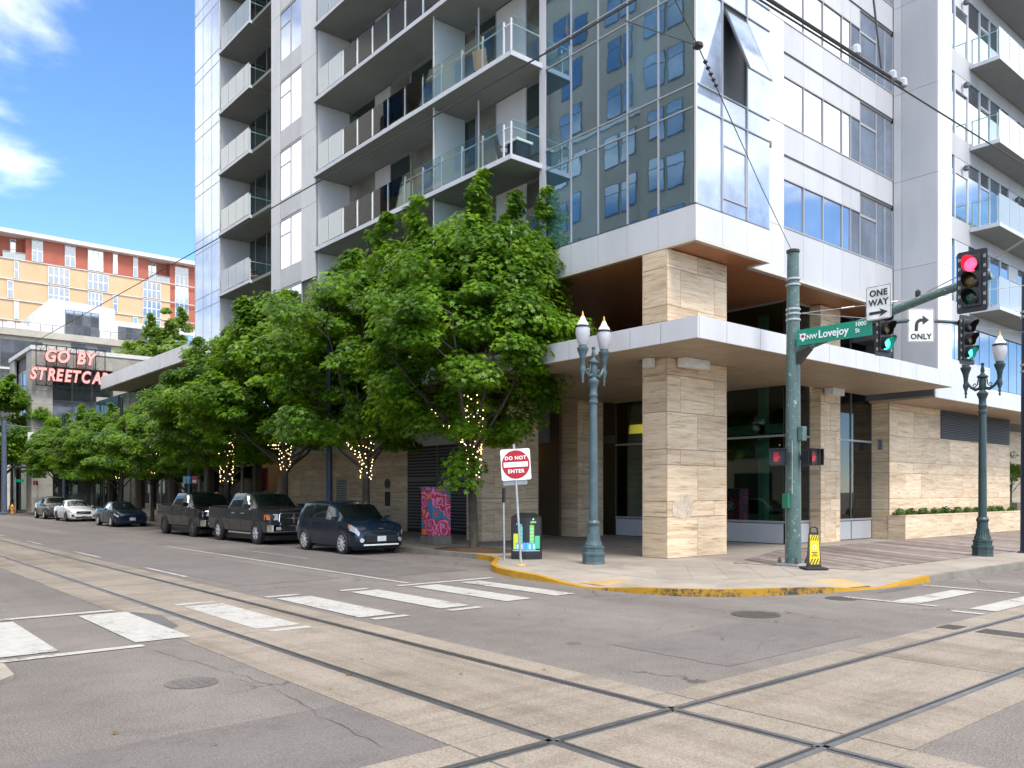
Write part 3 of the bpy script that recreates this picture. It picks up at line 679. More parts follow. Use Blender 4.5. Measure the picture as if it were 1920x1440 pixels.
# the sash that stands open
tb('window_reveal', mat('open_dark', (.02, .03, .04), .6), 19.80, 20.96, 14.10, 14.15, 13.33, 15.95)
a_ = R(22); L_ = 2.15
sash = MB(); zt = 15.75
def sp(u, t): return (14.05 - u * math.sin(a_) - t * math.cos(a_), zt - u * math.cos(a_) + t * math.sin(a_) * -1)
y0_, z0_ = sp(0, 0); y1_, z1_ = sp(L_, 0); y2_, z2_ = sp(L_, .07); y3_, z3_ = sp(0, .07)
sash.prism_x([(y0_, z0_), (y1_, z1_), (y2_, z2_), (y3_, z3_)], 19.82, 20.94)
so_ = sash.build('open_sash', MULLD, T)
pn = MB(); y0_, z0_ = sp(.06, .071); y1_, z1_ = sp(L_ - .06, .071); y2_, z2_ = sp(L_ - .06, .08); y3_, z3_ = sp(.06, .08)
pn.prism_x([(y0_, z0_), (y1_, z1_), (y2_, z2_), (y3_, z3_)], 19.88, 20.88); pn.build('pane', GSKY, so_)
# --- timber soffit and cream edge trim under the bay
tb('soffit', WOOD, 18.70, 22.05, 14.20, 14.9, 8.985, 9.03)
nb = 14
for i in range(nb):
    y0 = 14.9 + i * 1.4
    tb('soffit', WOOD, 18.70, 33.2, y0 + .003, y0 + 1.397, 8.985, 9.03)
tb('trim', CREAM, 18.55, 18.70, 14.06, 24.6, 8.965, 9.043); tb('trim', CREAM, 18.70, 22.19, 14.06, 14.20, 8.965, 9.043)
tb('trim', CREAM, 22.05, 22.19, 14.20, 14.73, 8.965, 9.043); tb('trim', CREAM, 22.19, 31.7, 14.70, 14.90, 8.965, 9.043)
# --- wall along the right street, set back behind the bay
WX = [24.046, 25.273, 26.523, 27.81, 28.415, 29.096, 30.332, 31.0, 31.655]
YB = 14.73
tb('wall_panel', WHITE, 22.235, 24.04, YB, YB + .06, 9.045, 10.6)
for k in range(nf): tb('wall_panel', WHITE, 22.235, 24.04, YB, YB + .06, 10.61 + H * k, 10.6 + H * (k + 1) - .01)
PX = [24.046, 25.273, 26.523, 27.81, 29.096, 30.332, 31.655]
for a, b in zip(PX, PX[1:]): tb('wall_panel', GREYP, a + .005, b - .005, YB + .02, YB + .07, 9.045, 10.60)
for k in range(nf):
    zb, zt, zj, zn = 10.62 + H * k, 12.18 + H * k, 12.95 + H * k, 10.62 + H * (k + 1)
    for i, (a, b) in enumerate(zip(WX, WX[1:])):
        tall = i >= 5
        t = 12.80 + H * k if tall else zt
        w_ = jitb(tb('window_pane', GBLUE if i in (4, 5, 6, 7) else GWIN, a + .015, b - .015, YB + .05, YB + .09, zb + .02, t - .02))
        if i == 5: tb('transom', MULL, a + .02, b - .02, YB + .02, YB + .06, zb + 1.45, zb + 1.53)
        tb('mullion', MULL, a - .02, a + .02, YB + .012, YB + .06, zb, t)
        if not tall: tb('wall_panel', GREYP, a + .005, b - .005, YB + .02, YB + .07, t + .03, zj - .06)
    tb('mullion', MULL, 31.62, 31.655, YB + .012, YB + .06, zb, 12.8 + H * k)
    tb('sill', MULL, 24.03, 31.66, YB, YB + .06, zb - .02, zb + .02)
    tb('head_trim', MULL, 24.03, 29.09, YB + .005, YB + .06, zt - .015, zt + .02)
    tb('louvre_strip', LOUV, 24.05, 31.66, YB + .045, YB + .07, zj - .055, zj + .03)
    tb('louvre_lip', MULL, 24.05, 31.66, YB + .01, YB + .04, zj + .03, zj + .05)
    for a, b in zip(PX, PX[1:]): tb('wall_panel', GREYP, a + .005, b - .005, YB + .02, YB + .07, zj + .055, zn - .025)
# --- projecting white pier
for k in range(-1, nf):
    z0, z1 = 10.5 + H * k + .006, 10.5 + H * (k + 1) - .006
    if k == -1: z0 = 6.47
    tb('wall_panel', WHITE, 31.665, 31.72, 14.42, 14.725, z0, z1); tb('wall_panel', GREYP, 31.665, 31.72, 13.14, 14.405, z0, z1)
    tb('wall_panel', WHITE2, 31.665, 32.86, 13.08, 13.135, z0, z1)
tb('core_wall', COREM, 31.70, 32.8, 13.12, 14.7, 6.47, TOP)
tb('wall_panel', WHITE2, 32.82, 32.88, 13.14, 13.7, 6.47, TOP)
# --- wall with balconies right of the pier
YR = 13.7
RX = [32.9, 34.3, 34.75, 36.0, 37.25, 38.3, 39.5, 40.5, 41.5, 43.4, 45.3, 47.2, 49.1, 51, 53, 55, 57]
for k in range(-1, nf - 1):
    s = SB(k) - .05 if k >= 0 else 9.37
    for i, (a, b) in enumerate(zip(RX, RX[1:])):
        tb('wall_panel', GREYP, a + .004, b - .004, YR + .01, YR + .06, s - .62, s + .25)
        if i in (2, 7, 11):          # solid bay with a wall lamp above a pane
            tb('wall_panel', WHITE, a + .004, b - .004, YR + .005, YR + .06, s + 2.05, s + 2.68)
            tb('window_pane', GWIN, a + .03, b - .03, YR + .04, YR + .08, s + .28, s + 2.03)
        else:
            tb('window_pane', GWIN if i % 4 != 1 else GBLUE, a + .03, b - .03, YR + .04, YR + .08, s + .28, s + 2.66)
        if i in (4, 8, 12): tb('transom', STEEL, a, b, YR, YR + .05, s + 2.05, s + 2.12)
        tb('mullion', STEEL, a - .025, a + .025, YR, YR + .06, s + .25, s + 2.70)
for a, b in zip(RX, RX[1:]): tb('wall_panel', WHITE, a + .004, b - .004, YR, YR + .06, 5.68, 7.3 if a < 38 else 6.42)
for a, b in zip(RX[3:], RX[4:]): tb('window_pane', GBLUE, a + .03, b - .03, YR + .04, YR + .08, 6.45, 8.7)
for a, b in zip(RX[:3], RX[1:4]): tb('window_pane', GWIN, a + .03, b - .03, YR + .04, YR + .08, 7.33, 8.7)
tb('soffit', SOFT, 32.9, 58, 13.72, 16.3, 5.66, 5.74)
# --- ground floor right of the lobby: travertine wall, louvre, planter
sw = tb('stone_wall', mat('stone_backing', (.13, .10, .07), .9), 33.33, 46.3, 15.68, 17.5, .15, 5.66)
def wall_tiles(par, plane, x0, x1, z0, z1, hole=None):
    for i in range(len(COURSES) - 1):
        c0, c1 = max(COURSES[i], z0), min(COURSES[i + 1], z1)
        if c1 - c0 < .05: continue
        n = round((x1 - x0) / 1.42); xs = [x0 + (x1 - x0) * (j + (.5 if i % 2 else 0)) / n for j in range(n + 1)]
        xs = sorted(set([x0] + [x for x in xs if x0 < x < x1] + [x1] + ([hole[0]] if hole and c1 > hole[1] else [])))
        for a, b in zip(xs, xs[1:]):
            if b - a < .03: continue
            t = c1
            if hole and a >= hole[0] - .01 and c1 > hole[1]:
                if c0 >= hole[1] - .05: continue
                t = hole[1] - .01
            sub('stone_slab', TRAV, par, a + .004, b - .004, plane - random.uniform(0, .004), plane + .03, c0 + .006, t - .006)
wall_tiles(sw, 15.65, 33.30, 46.3, 1.0, 5.66, (38.1, 4.40))
tiles(sw, 'x', 33.30, 15.69, 16.4, .15, 5.9, [[], []])
lv = tb('louvre', BLACK, 38.1, 46.28, 15.66, 15.69, 4.40, 5.66)
for i in range(16): 
    z = 4.43 + i * .077; MB().prism_x([(15.60, z), (15.66, z + .05), (15.66, z + .058), (15.60, z + .008)], 38.11, 46.27).build('slat', LOUV, lv)
pl = tb('planter_wall', mat('stone_backing', (.13, .10, .07), .9), 33.33, 58, 15.03, 15.63, .15, 1.02)
for i in range(17):
    a = 33.30 + i * 1.45; sub('stone_slab', TRAV, pl, a + .004, a + 1.446, 15.0, 15.03, .154, 1.05); sub('coping', TRAV, pl, a + .004, a + 1.446, 14.985, 15.2, 1.055, 1.11)
for z0, z1 in ((.154, .60), (.608, 1.05)): sub('stone_slab', TRAV, pl, 33.27, 33.30, 15.0, 15.685, z0, z1)
sub('coping', TRAV, pl, 33.26, 33.45, 15.205, 15.685, 1.055, 1.11)
tb('planter_bed', KERB, 49, 52, 16.2, 17.6, .15, 1.45)
tb('planter_soil', SOIL, 33.46, 58, 15.205, 15.645, .9, 1.06)
vt = tb('vent', GALV, 33.255, 33.27, 15.9, 16.12, 3.75, 4.2)
for i in range(5): sub('slat', BLACK, vt, 33.245, 33.252, 15.94, 16.08, 3.80 + i * .075, 3.835 + i * .075)
# dark passage beyond the wall
tb('stone_wall', TRAV, 46.4, 58, 18.5, 18.6, .15, 5.66); tb('wall_panel', GREYP, 46.3, 46.36, 15.7, 18.5, .15, 5.66)
# --- lobby glazing
XG, YG = 26.9, 16.41
gz = [.95, 4.09, 6.79, 8.96]
def glaz(axis, plane, cuts, zs, m, kick=True, fr=MULLD):
    for a, b in zip(cuts, cuts[1:]):
        if kick:
            args = (plane - .03, plane + .05, a + .006, b - .006, .17, .88) if axis == 'x' else (a + .006, b - .006, plane - .03, plane + .05, .17, .88)
            tb('kick_panel', GREYP, *args)
        for z0, z1 in zip(zs, zs[1:]):
            args = (plane, plane + .02, a + .03, b - .03, z0 + .04, z1 - .03) if axis == 'x' else (a + .03, b - .03, plane, plane + .02, z0 + .04, z1 - .03)
            tb('window_pane', m, *args)
    for a in cuts:
        args = (plane - .03, plane + .07, a - .03, a + .03, .15, zs[-1]) if axis == 'x' else (a - .03, a + .03, plane - .03, plane + .07, .15, zs[-1])
        tb('mullion', fr, *args)
    for z in zs:
        args = (plane - .045, plane + .09, cuts[0], cuts[-1], z - .04, z + .035) if axis == 'x' else (cuts[0], cuts[-1], plane - .045, plane + .09, z - .04, z + .035)
        tb('transom', MULL, *args)
glaz('x', XG, [16.42, 20.4, 22.6, 24.66], gz, GSHOP)
glaz('y', YG, [26.9, 28.48], gz, GSHOP); glaz('y', YG, [29.92, 31.6, 33.28], gz, GSHOP)
tb('threshold', BLACK, 26.86, 33.3, 16.36, 16.5, .14, .17); tb('threshold', BLACK, 26.82, 26.9, 16.5, 24.66, .14, .17)
# lobby interior
INT = mat('lobby_wall', (.09, .06, .035), .7); 
tb('lobby_floor', mat('lobby_floor', (.22, .18, .13), .25), 26.95, 40, 16.5, 30, .12, .158)
tb('lobby_wall', INT, 26.95, 36, 27.5, 27.6, .16, 8.96); tb('lobby_wall', INT, 35.9, 36, 16.9, 27.5, .16, 8.96)
tb('lobby_beam', mat('lobby_beam', (.30, .40, .34), .5), 28.2, 28.5, 16.9, 27.4, 6.3, 6.8); tb('lobby_beam', MATS['lobby_beam'], 28.2, 28.5, 16.9, 27.4, 4.3, 4.65)
tb('lobby_beam', MATS['lobby_beam'], 28.2, 28.5, 18.1, 18.4, .16, 8.9); tb('lobby_beam', MATS['lobby_beam'], 28.2, 28.5, 22.7, 22.95, .16, 8.9); tb('lobby_beam', MATS['lobby_beam'], 31.3, 31.55, 17.4, 17.7, .16, 8.9)
tb('lobby_wall', INT, 33.3, 33.4, 16.5, 20, .16, 8.96)
# --- canopy
cz0, cz1 = 5.885, 6.45
can = tb('canopy', COREM, 16.93, 32.0, 12.79, 15.03, cz0 + .03, cz1 - .02)
for b_ in ((16.93, 18.53, 15.03, 27.4), (18.53, 26.85, 15.97, 16.37), (18.53, 26.85, 16.37, 24.6), (21.42, 32.0, 15.03, 15.93)):
    sub('deck', COREM, can, *b_, cz0 + .03, cz1 - .03)
CAY = [12.73, 13.9, 14.96, 16.085, 17.3, 18.5, 19.7, 20.9, 22.1, 23.3, 24.5, 25.8, 27.4]
CBX = [16.87, 18.1, 19.63, 21.4, 23.24, 24.86, 26.41, 27.9, 29.06, 30.9, 32.05]
for a, b in zip(CAY, CAY[1:]): sub('fascia_panel', WHITE, can, 16.87, 16.925, a + (.012 if a > 12.8 else .0), b - .008, cz0 + .012, cz1)
for a, b in zip(CBX, CBX[1:]): sub('fascia_panel', WHITE, can, a + (.075 if a < 17 else .008), b - .008, 12.73, 12.785, cz0 + .012, cz1)
sub('fascia_panel', WHITE, can, 32.0, 32.05, 12.79, 14.7, cz0 + .012, cz1)
def soff(x0, x1, y0, y1): sub('soffit_panel', SOFT, can, x0 + .006, x1 - .006, y0 + .006, y1 - .006, cz0, cz0 + .028)
for a, b in zip(CBX, CBX[1:]): soff(a, b, 12.73, 13.95); 
for a, b in zip(CBX[2:], CBX[3:]): soff(a, b, 13.95, 15.03)
soff(16.87, 19.63, 13.95, 15.03)
for a, b in zip(CAY[3:], CAY[4:]): soff(16.87, 18.5, a, b)
soff(16.87, 18.5, 15.03, 16.085)
for a in range(9): soff(18.53, 21.4, 16.085 + a * .94, 16.085 + (a + 1) * .94); soff(21.4, 24.1, 16.085 + a * .94, 16.085 + (a + 1) * .94); soff(24.1, 26.8, 16.085 + a * .94, 16.085 + (a + 1) * .94)
for a, b in zip(CBX[3:], CBX[4:]): soff(a, b, 15.03, 16.06)
# box lights under the canopy
def boxlight(x0, x1, y0, y1):
    o = sub('ceiling_lamp', SIGNW, can, x0, x1, y0, y1, 5.62, 5.875)
boxlight(18.3, 18.5, 15.45, 15.75); boxlight(18.95, 20.1, 14.72, 15.0); boxlight(28.6, 29.4, 15.5, 15.85)
# --- long balconies over the left street
XB = 17.2
GBALC = m_glass('balcony_window', (.16, .155, .13), .10, (.95, .97, .95), .03, var=.35)
def rail_posts(par, pts, ax, z):
    for i, p in enumerate(pts):
        if ax == 'x': sub('post', STEEL, par, XB + .05, XB + .10, p - .025, p + .025, z, z + 1.08)
        else: sub('post', STEEL, par, p - .025, p + .025, 20.36, 20.41, z, z + 1.08)
PY = [33.55, 32.6, 31.4, 30.2, 29.0, 27.8, 26.6, 25.4, 24.2, 23.0, 21.85, 20.75, 20.38]
for k in range(-1, 7):
    s = SB(k); t = s + .17
    b = tb('balcony', SLABE, XB, 18.9, 20.30, 33.96, s + .012, t)
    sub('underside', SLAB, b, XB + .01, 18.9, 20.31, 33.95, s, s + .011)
    rail_posts(b, PY, 'x', t)
    for i, (p, q) in enumerate(zip(PY[1:], PY)): 
        if q - p < .5: continue
        sub('glass_panel', GRAILF if i < 2 else GRAIL, b, XB + .03, XB + .042, p + .03, q - .03, t + .06, t + 1.15)
    sub('handrail', STEEL, b, XB + .06, XB + .10, 20.38, 33.5, t + .90, t + .93)
    sub('glass_panel', GRAIL, b, XB + .10, 18.45, 20.33, 20.342, t + .06, t + 1.15); sub('handrail', STEEL, b, XB + .1, 18.5, 20.36, 20.39, t + .90, t + .93)
    # window wall behind
    yy = [20.46, 21.6, 23.2, 24.4, 26.0, 27.2, 28.8, 30.4, 31.6, 33.94]
    for i, (a, c) in enumerate(zip(yy, yy[1:])):
        if i in (1, 4, 7): tb('wall_panel', PALEP, 18.96, 19.04, a + .005, c - .005, t + .02, SB(k + 1) - .01)
        else:
            tb('window_pane', GDARK if (i + k) % 3 == 0 else GBALC, 18.99, 19.04, a + .04, c - .04, t + .06, SB(k + 1) - .08); tb('mullion', MULL, 18.955, 19.03, a - .02, a + .03, t, SB(k + 1))
    tb('wall_panel', PALEP, 17.40, 19.0, 33.90, 33.955, t + .004, SB(k + 1) - .004)
for y in (24.9, 23.4): tb('downpipe', STEEL, 18.3 - (y - 23.4) * .6, 18.34 - (y - 23.4) * .6, y, y + .045, SB(-1) + .17, TOP)
# divider screens between neighbouring balconies
for k in range(-1, 7): tb('privacy_screen', GRAILF, 17.55, 18.9, 25.0, 25.02, SB(k) + .18, SB(k + 1) - .02)
# --- projecting white wing between the balconies, with its window strip
def ws(name, m, y0, y1, z0, z1, x=17.3, d=.06): return tb(name, m, x, x + d, y0, y1, z0, z1)
for k in range(-1, 7):
    z0 = 12.69 + H * k; z1 = 15.03 + H * k; zn = 12.69 + H * (k + 1)
    ws('wall_panel', WHITE, 33.955, 35.345, z1 + .008, z1 + H - .008); ws('wall_panel', WHITE, 37.605, 38.6, z1 + .008, z1 + H - .008)
    ws('window_pane', GWIN, 35.38, 36.45, z0 + .03, z1 - .03, 17.33); ws('window_pane', GWIN, 36.51, 37.57, z0 + .03, z1 - .03, 17.33)
    ws('mullion', MULL, 36.455, 36.505, z0, z1, 17.31); ws('mullion', MULL, 35.35, 35.38, z0, z1, 17.31); ws('mullion', MULL, 37.57, 37.60, z0, z1, 17.31)
    ws('transom', MULL, 36.51, 37.57, z1 - .75, z1 - .69, 17.315); ws('trim', MULL, 35.35, 37.6, z1 - .03, z1 + .03, 17.30)
    ws('louvre_strip', LOUV, 35.35, 37.6, z1 + .03, z1 + .09, 17.335)
    ws('wall_panel', GREYP, 35.355, 36.475, z1 + .095, zn + .02, 17.32); ws('wall_panel', GREYP, 36.485, 37.595, z1 + .095, zn + .02, 17.32)
for k in range(-1, 7): tb('wall_panel', PALEP, 17.37, 19.0, 38.56, 38.62, SB(k) + .004, SB(k + 1) - .004)
# --- small corner balconies
for k in range(-1, 7):
    s = SB(k); t = s + .17
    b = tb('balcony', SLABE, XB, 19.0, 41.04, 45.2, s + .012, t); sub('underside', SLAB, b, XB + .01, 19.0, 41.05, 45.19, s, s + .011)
    c2 = tb('ceiling', SLAB, 17.36, 19.04, 38.63, 41.03, s + .02, t)
    ys = [44.9, 43.85, 42.8, 41.75, 41.12]
    for p in ys: sub('post', STEEL, b, XB + .05, XB + .10, p - .025, p + .025, t, t + 1.08)
    for p, q in zip(ys[1:], ys): sub('glass_panel', GRAILF, b, XB + .03, XB + .042, p + .03, q - .03, t + .06, t + 1.18)
    sub('glass_panel', GRAIL, b, XB + .1, 18.95, 41.07, 41.082, t + .06, t + 1.15); sub('handrail', STEEL, b, XB + .1, 18.95, 41.10, 41.13, t + .95, t + .98)
    for i, (a, c) in enumerate(zip([38.66, 40.0, 41.3, 42.9, 44.4], [40.0, 41.3, 42.9, 44.4, 45.15])):
        tb('window_pane', GDARK, 18.99, 19.04, a + .04, c - .04, t + .05, SB(k + 1) - .12); tb('mullion', MULL, 18.955, 19.03, a - .02, a + .03, t, SB(k + 1))
    tb('wall_panel', WHITE, 17.36, 19.0, 45.205, 45.26, t + .004, SB(k + 1) - .004)
# --- curtain wall at the far end
CY = [45.27, 46.5, 47.85, 49.15]
ws('wall_panel', WHITE, 45.2, 45.265, 9.06, TOP, 17.28)
for k in range(-1, 7):
    z0, z1, z2 = 13.25 + H * k, 12.57 + H * (k + 1), 13.25 + H * (k + 1)
    for a, b in zip(CY, CY[1:]):
        ws('window_pane', GSKY, a + .012, b - .012, z0 + .015, z1 - .012, 17.32); ws('spandrel_pane', GSKY, a + .012, b - .012, z1 + .015, z2 - .012, 17.32)
    for z in (z0, z1): ws('transom', MULL, 45.27, 49.15, z - .02, z + .02, 17.31)
for y in CY[1:]: ws('mullion', MULL, y - .02, y + .02, 9.06, TOP, 17.312)
# --- ground floor along the left street
gw = tb('stone_wall', mat('stone_backing', (.13, .10, .07), .9), 21.85, 24, 33.4, 47.8, .15, 4.15)
COUR2 = COURSES
for i in range(5):
    c0, c1 = COURSES[i], min(COURSES[i + 1], 4.15)
    ys = sorted(set([33.4, 47.8] + [33.4 + 1.42 * (j + .5 * (i % 2)) for j in range(1, 10)]))
    for a, b in zip(ys, ys[1:]): sub('stone_slab', TRAV, gw, 21.8 - random.uniform(0, .004), 21.83, a + .004, b - .004, c0 + .004, c1 - .004)
gv = tb('vent', GALV, 21.76, 21.79, 39.2, 40.3, 1.5, 2.75)
for i in range(9): sub('slat', LOUV, gv, 21.735, 21.758, 39.25, 40.25, 1.55 + i * .13, 1.60 + i * .13)
tb('plaque', BLK, 21.76, 21.79, 34.9, 35.35, 1.35, 2.05); MB().disc((21.79, 35.15, 2.45), .24, (-1, 0, 0), .03).build('plaque', TEALD, T)
sg = tb('service_gate', BLACK, 21.84, 21.9, 28.4, 33.38, .16, 4.15)
for i in range(26): sub('slat', LOUV, sg, 21.80, 21.84, 28.45, 33.35, .35 + i * .145, .42 + i * .145)
sub('frame', LOUV, sg, 21.78, 21.84, 30.85, 30.95, .16, 4.15); sub('frame', LOUV, sg, 21.78, 21.84, 28.45, 33.35, 2.55, 2.68)
for a in (26.2, 28.9, 31.6, 34.3, 37.0, 39.7, 42.4, 45.1): tb('wall_panel', PALEP, 21.78, 21.84, a + .005, a + 2.695, 4.16, 9.04)
tb('core_wall', COREM, 21.84, 27, 26.2, 47.8, 4.16, 9.04); tb('lobby_door_wall', INT, 24.4, 24.5, 25.62, 28.4, .16, 8.9)
tb('soffit', PALEP, 17.4, 21.78, 26.3, 49.1, 9.0, 9.06)
LAMPY = mat('lobby_lamp', (.9, .6, .1), .5, emit=(1.0, .55, .06), estr=.8)
for y0, y1 in ((24.1, 24.45), (24.62, 24.95)): pass
def lobby_lamp(x, y, z, sx, sy, sz, label):
    t = thing('pendant_lamp', (x, y, z), label, 'lamp', 'yellow lobby lamps', local=True)
    MB().box(-sx, sx, -sy, sy, -sz, sz).build('shade', LAMPY, t); MB().tube([(0, 0, sz), (0, 0, 8.9 - z)], .01, 6).build('cord', WIRE, t); MB().box(-sx - .01, sx + .01, -sy - .01, sy + .01, sz, sz + .03).build('cap', BLK, t)
lobby_lamp(28.6, 24.9, 4.85, .2, .42, .22, 'yellow box lamp inside the lobby glass left of the corner column')
lobby_lamp(28.6, 23.9, 4.85, .2, .36, .22, 'yellow box lamp half hidden behind the corner column')
lobby_lamp(24.2, 27.9, 4.0, .12, .35, .75, 'tall yellow lit panel lamp seen in the dark doorway')
# --- small fittings
def wall_lamp(x, y, z, label, dx=0, dy=-1):
    t = thing('wall_lamp', (x, y, z), label, 'lamp', 'wall lamps on the white tower', local=True)
    MB().box(-.06, .06, -.06, 0, -.06, .08).build('bracket', SIGNW, t)
    MB().lathe([(.07, -.16), (.11, -.14), (.11, .02), (.07, .05)], 10, (0, -.17, 0)).build('housing', MULLD, t)
wall_lamp(22.85, 14.72, 12.95, 'small dark wall lamp on white panels beside the glass bay')
for k in range(3):
    wall_lamp(35.4, 13.70, SB(k) - .05 + 2.38, ('lowest', 'middle', 'topmost')[k] + ' dark wall lamp between pier and right-hand balconies')
    wall_lamp(41.0, 13.70, SB(k) - .05 + 2.38, ('lowest', 'middle', 'topmost')[k] + ' dark wall lamp above the right-hand balconies, by the picture edge')
# --- right-hand balconies
for k in range(-1, 7):
    s = SB(k) - .12; t = s + .17
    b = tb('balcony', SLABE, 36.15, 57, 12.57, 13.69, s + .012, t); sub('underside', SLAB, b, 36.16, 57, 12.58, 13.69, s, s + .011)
    xs = [36.2, 37.3, 38.4, 39.6, 40.8, 42.0, 43.4, 45, 47, 49, 51, 53, 55, 57]
    for x in xs: sub('post', STEEL, b, x - .02, x + .02, 12.66, 12.70, t, t + 1.08)
    for p, q in zip(xs, xs[1:]): sub('glass_panel', GRAILF, b, p + .02, q - .02, 12.62, 12.632, t + .05, t + 1.18)
    sub('glass_panel', GRAIL, b, 36.17, 36.182, 12.65, 13.66, t + .05, t + 1.12); sub('handrail', STEEL, b, 36.19, 36.22, 12.65, 13.66, t + 1.0, t + 1.03)
    sub('post', STEEL, b, 36.18, 36.22, 13.6, 13.64, t, t + 1.03)

# ------------------------------------------------------------------ low retail wing along the left street
wing = thing('retail_wing', (20.7, 62, .15), 'low glass-fronted retail wing with sloping white roof fascia behind the street trees', 'building')
def wb(name, m, *b): return box(name, m, wing, *b)
for i in range(17): wb('fascia_panel', WHITE, 18.55, 18.62, 49.2 + i * 1.5 + .006, 49.2 + (i + 1) * 1.5 - .006, 10.55, 11.56)
wb('roof', WHITE2, 18.63, 40, 49.2, 74.6, 10.6, 11.5); wb('soffit', SOFT, 18.63, 20.7, 49.2, 74.6, 10.5, 10.59)
wb('upper_wall', COREM, 20.75, 21.0, 48, 86, 6.2, 10.55)
ys = [47.9, 50.4, 52.9, 55.4, 57.9, 60.6, 63.3, 66, 68.7, 71.4, 74.1, 76.8, 79.5, 82.2, 85]
PIERM = mat('bronze_pier', (.07, .06, .05), .45, .3); SHOPI = mat('shop_interior', (.16, .135, .10), .8)
for i, (a, b) in enumerate(zip(ys, ys[1:])):
    wb('base_panel', TRAV if i % 2 else GREYSTONE, 20.66, 20.8, a + .01, b - .01, .15, .62)
    wb('window_pane', GSHOP2, 20.7, 20.72, a + .05, b - .05, .68, 3.62); wb('window_pane', GSHOP2, 20.7, 20.72, a + .05, b - .05, 3.74, 6.12)
    wb('mullion', MULL if i % 3 else PIERM, 20.62 - (0 if i % 3 else .25), 20.78, a - (.04 if i % 3 else .22), a + (.04 if i % 3 else .22), .15, 6.2)
    wb('upper_pane', GDARK, 20.68, 20.74, a + .05, b - .05, 6.3, 10.5)
wb('transom', MULL, 20.64, 20.76, 47.9, 85, 3.63, 3.73); wb('transom', MULL, 20.64, 20.76, 47.9, 85, .62, .68); wb('transom', MULL, 20.64, 20.76, 47.9, 85, 6.13, 6.27)
wb('floor', SHOPI, 20.8, 30, 48, 85, .1, .16); wb('back_wall', SHOPI, 29.9, 30, 48, 85, .16, 6.2); wb('ceiling', SHOPI, 20.8, 30, 48, 85, 6.2, 6.3)
wb('wall_end', GREYSTONE, 20.75, 30, 85, 85.2, .15, 11)
DISPR = mat('display_red', (.42, .06, .05), .6); DISPG = mat('display_green', (.03, .16, .10), .5)
wb('display_panel', DISPR, 21.2, 21.3, 47.95, 49.9, 2.1, 3.5); wb('display_panel', DISPG, 21.15, 21.25, 47.95, 50.3, .7, 2.05); wb('display_panel', SIGNW, 21.2, 21.3, 48.2, 50.0, 2.05, 2.3)
wb('display_panel', SIGNW, 21.3, 21.34, 53.2, 54.3, 1.9, 2.7); wb('display_panel', DISPR, 22, 22.1, 64, 66, 1.4, 2.6)
wb('awning', WHITE, 19.6, 20.6, 74.6, 84.6, 3.85, 3.98)
WARM = mat('shop_lamp', (1, .85, .6), .5, emit=(1, .72, .40), estr=5)
random.seed(3)
for i in range(9): wb('ceiling_lamp', WARM, 23 + random.random() * 4, 23.25 + random.random() * 4 + 4, 49.5 + i * 3.9, 49.7 + i * 3.9, 5.4, 5.46)

# ------------------------------------------------------------------ grey stone corner building with the roof sign
gb = thing('stone_building', (20, 88, .15), 'grey stone corner building with a deep glazed bay behind the red roof sign', 'building')
def g_(name, m, *b): return box(name, m, gb, *b)
for z in [.15 + i * 1.27 for i in range(12)]:
    zt = min(z + 1.255, 15.35)
    g_('stone_panel', GREYSTONE, 15.9, 17.65, 88, 88.3, z, zt); g_('stone_panel', GREYSTONE, 15.9, 16.1, 88.31, 90.5, z, zt); g_('stone_panel', GREYSTONE, 23.0, 25.2, 88, 88.3, z, zt); g_('stone_panel', GREYSTONE, 25.21, 28.6, 88, 88.3, z, zt)
    g_('stone_panel', GREYSTONE, 15.9, 16.1, 96.5, 99, z, zt)
for a in (17.66, 19.45, 21.24): g_('stone_panel', GREYSTONE, a, a + 1.75, 88, 88.3, 13.95, 15.35)
for z0, z1 in ((4.2, 7.4), (7.6, 10.6), (10.8, 13.9)):
    for a, b in zip((17.7, 19.45, 21.2), (19.4, 21.15, 22.95)): g_('window_pane', GBLUE if z0 < 9 else GDARK, a, b, 88.5, 88.55, z0, z1)
    for a, b in zip((90.6, 92.6, 94.6), (92.5, 94.5, 96.4)): g_('window_pane', GBLUE, 16.2, 16.25, a, b, z0, z1)
for x in (17.66, 19.42, 21.17, 22.97): g_('mullion', MULLD, x - .05, x + .05, 88.42, 88.52, .15, 13.95)
for z in (4.1, 7.5, 10.7): g_('spandrel', MULLD, 17.66, 23, 88.45, 88.6, z - .12, z + .12)
for a, b in zip((17.7, 19.45, 21.2), (19.4, 21.15, 22.95)): g_('shop_window', GDARK, a, b, 88.5, 88.55, .3, 3.9)
g_('shop_window', GDARK, 16.2, 16.25, 90.6, 96.4, .2, 3.9)
g_('awning', WHITE, 17.7, 23, 86.9, 88, 3.95, 4.08); g_('awning', WHITE, 14.9, 15.88, 89.5, 97, 4.4, 4.5)
g_('cornice', WHITE2, 15.8, 28.7, 87.9, 99, 15.36, 15.75); g_('core_wall', COREM, 16.3, 28.5, 88.6, 98.9, .15, 15.3)
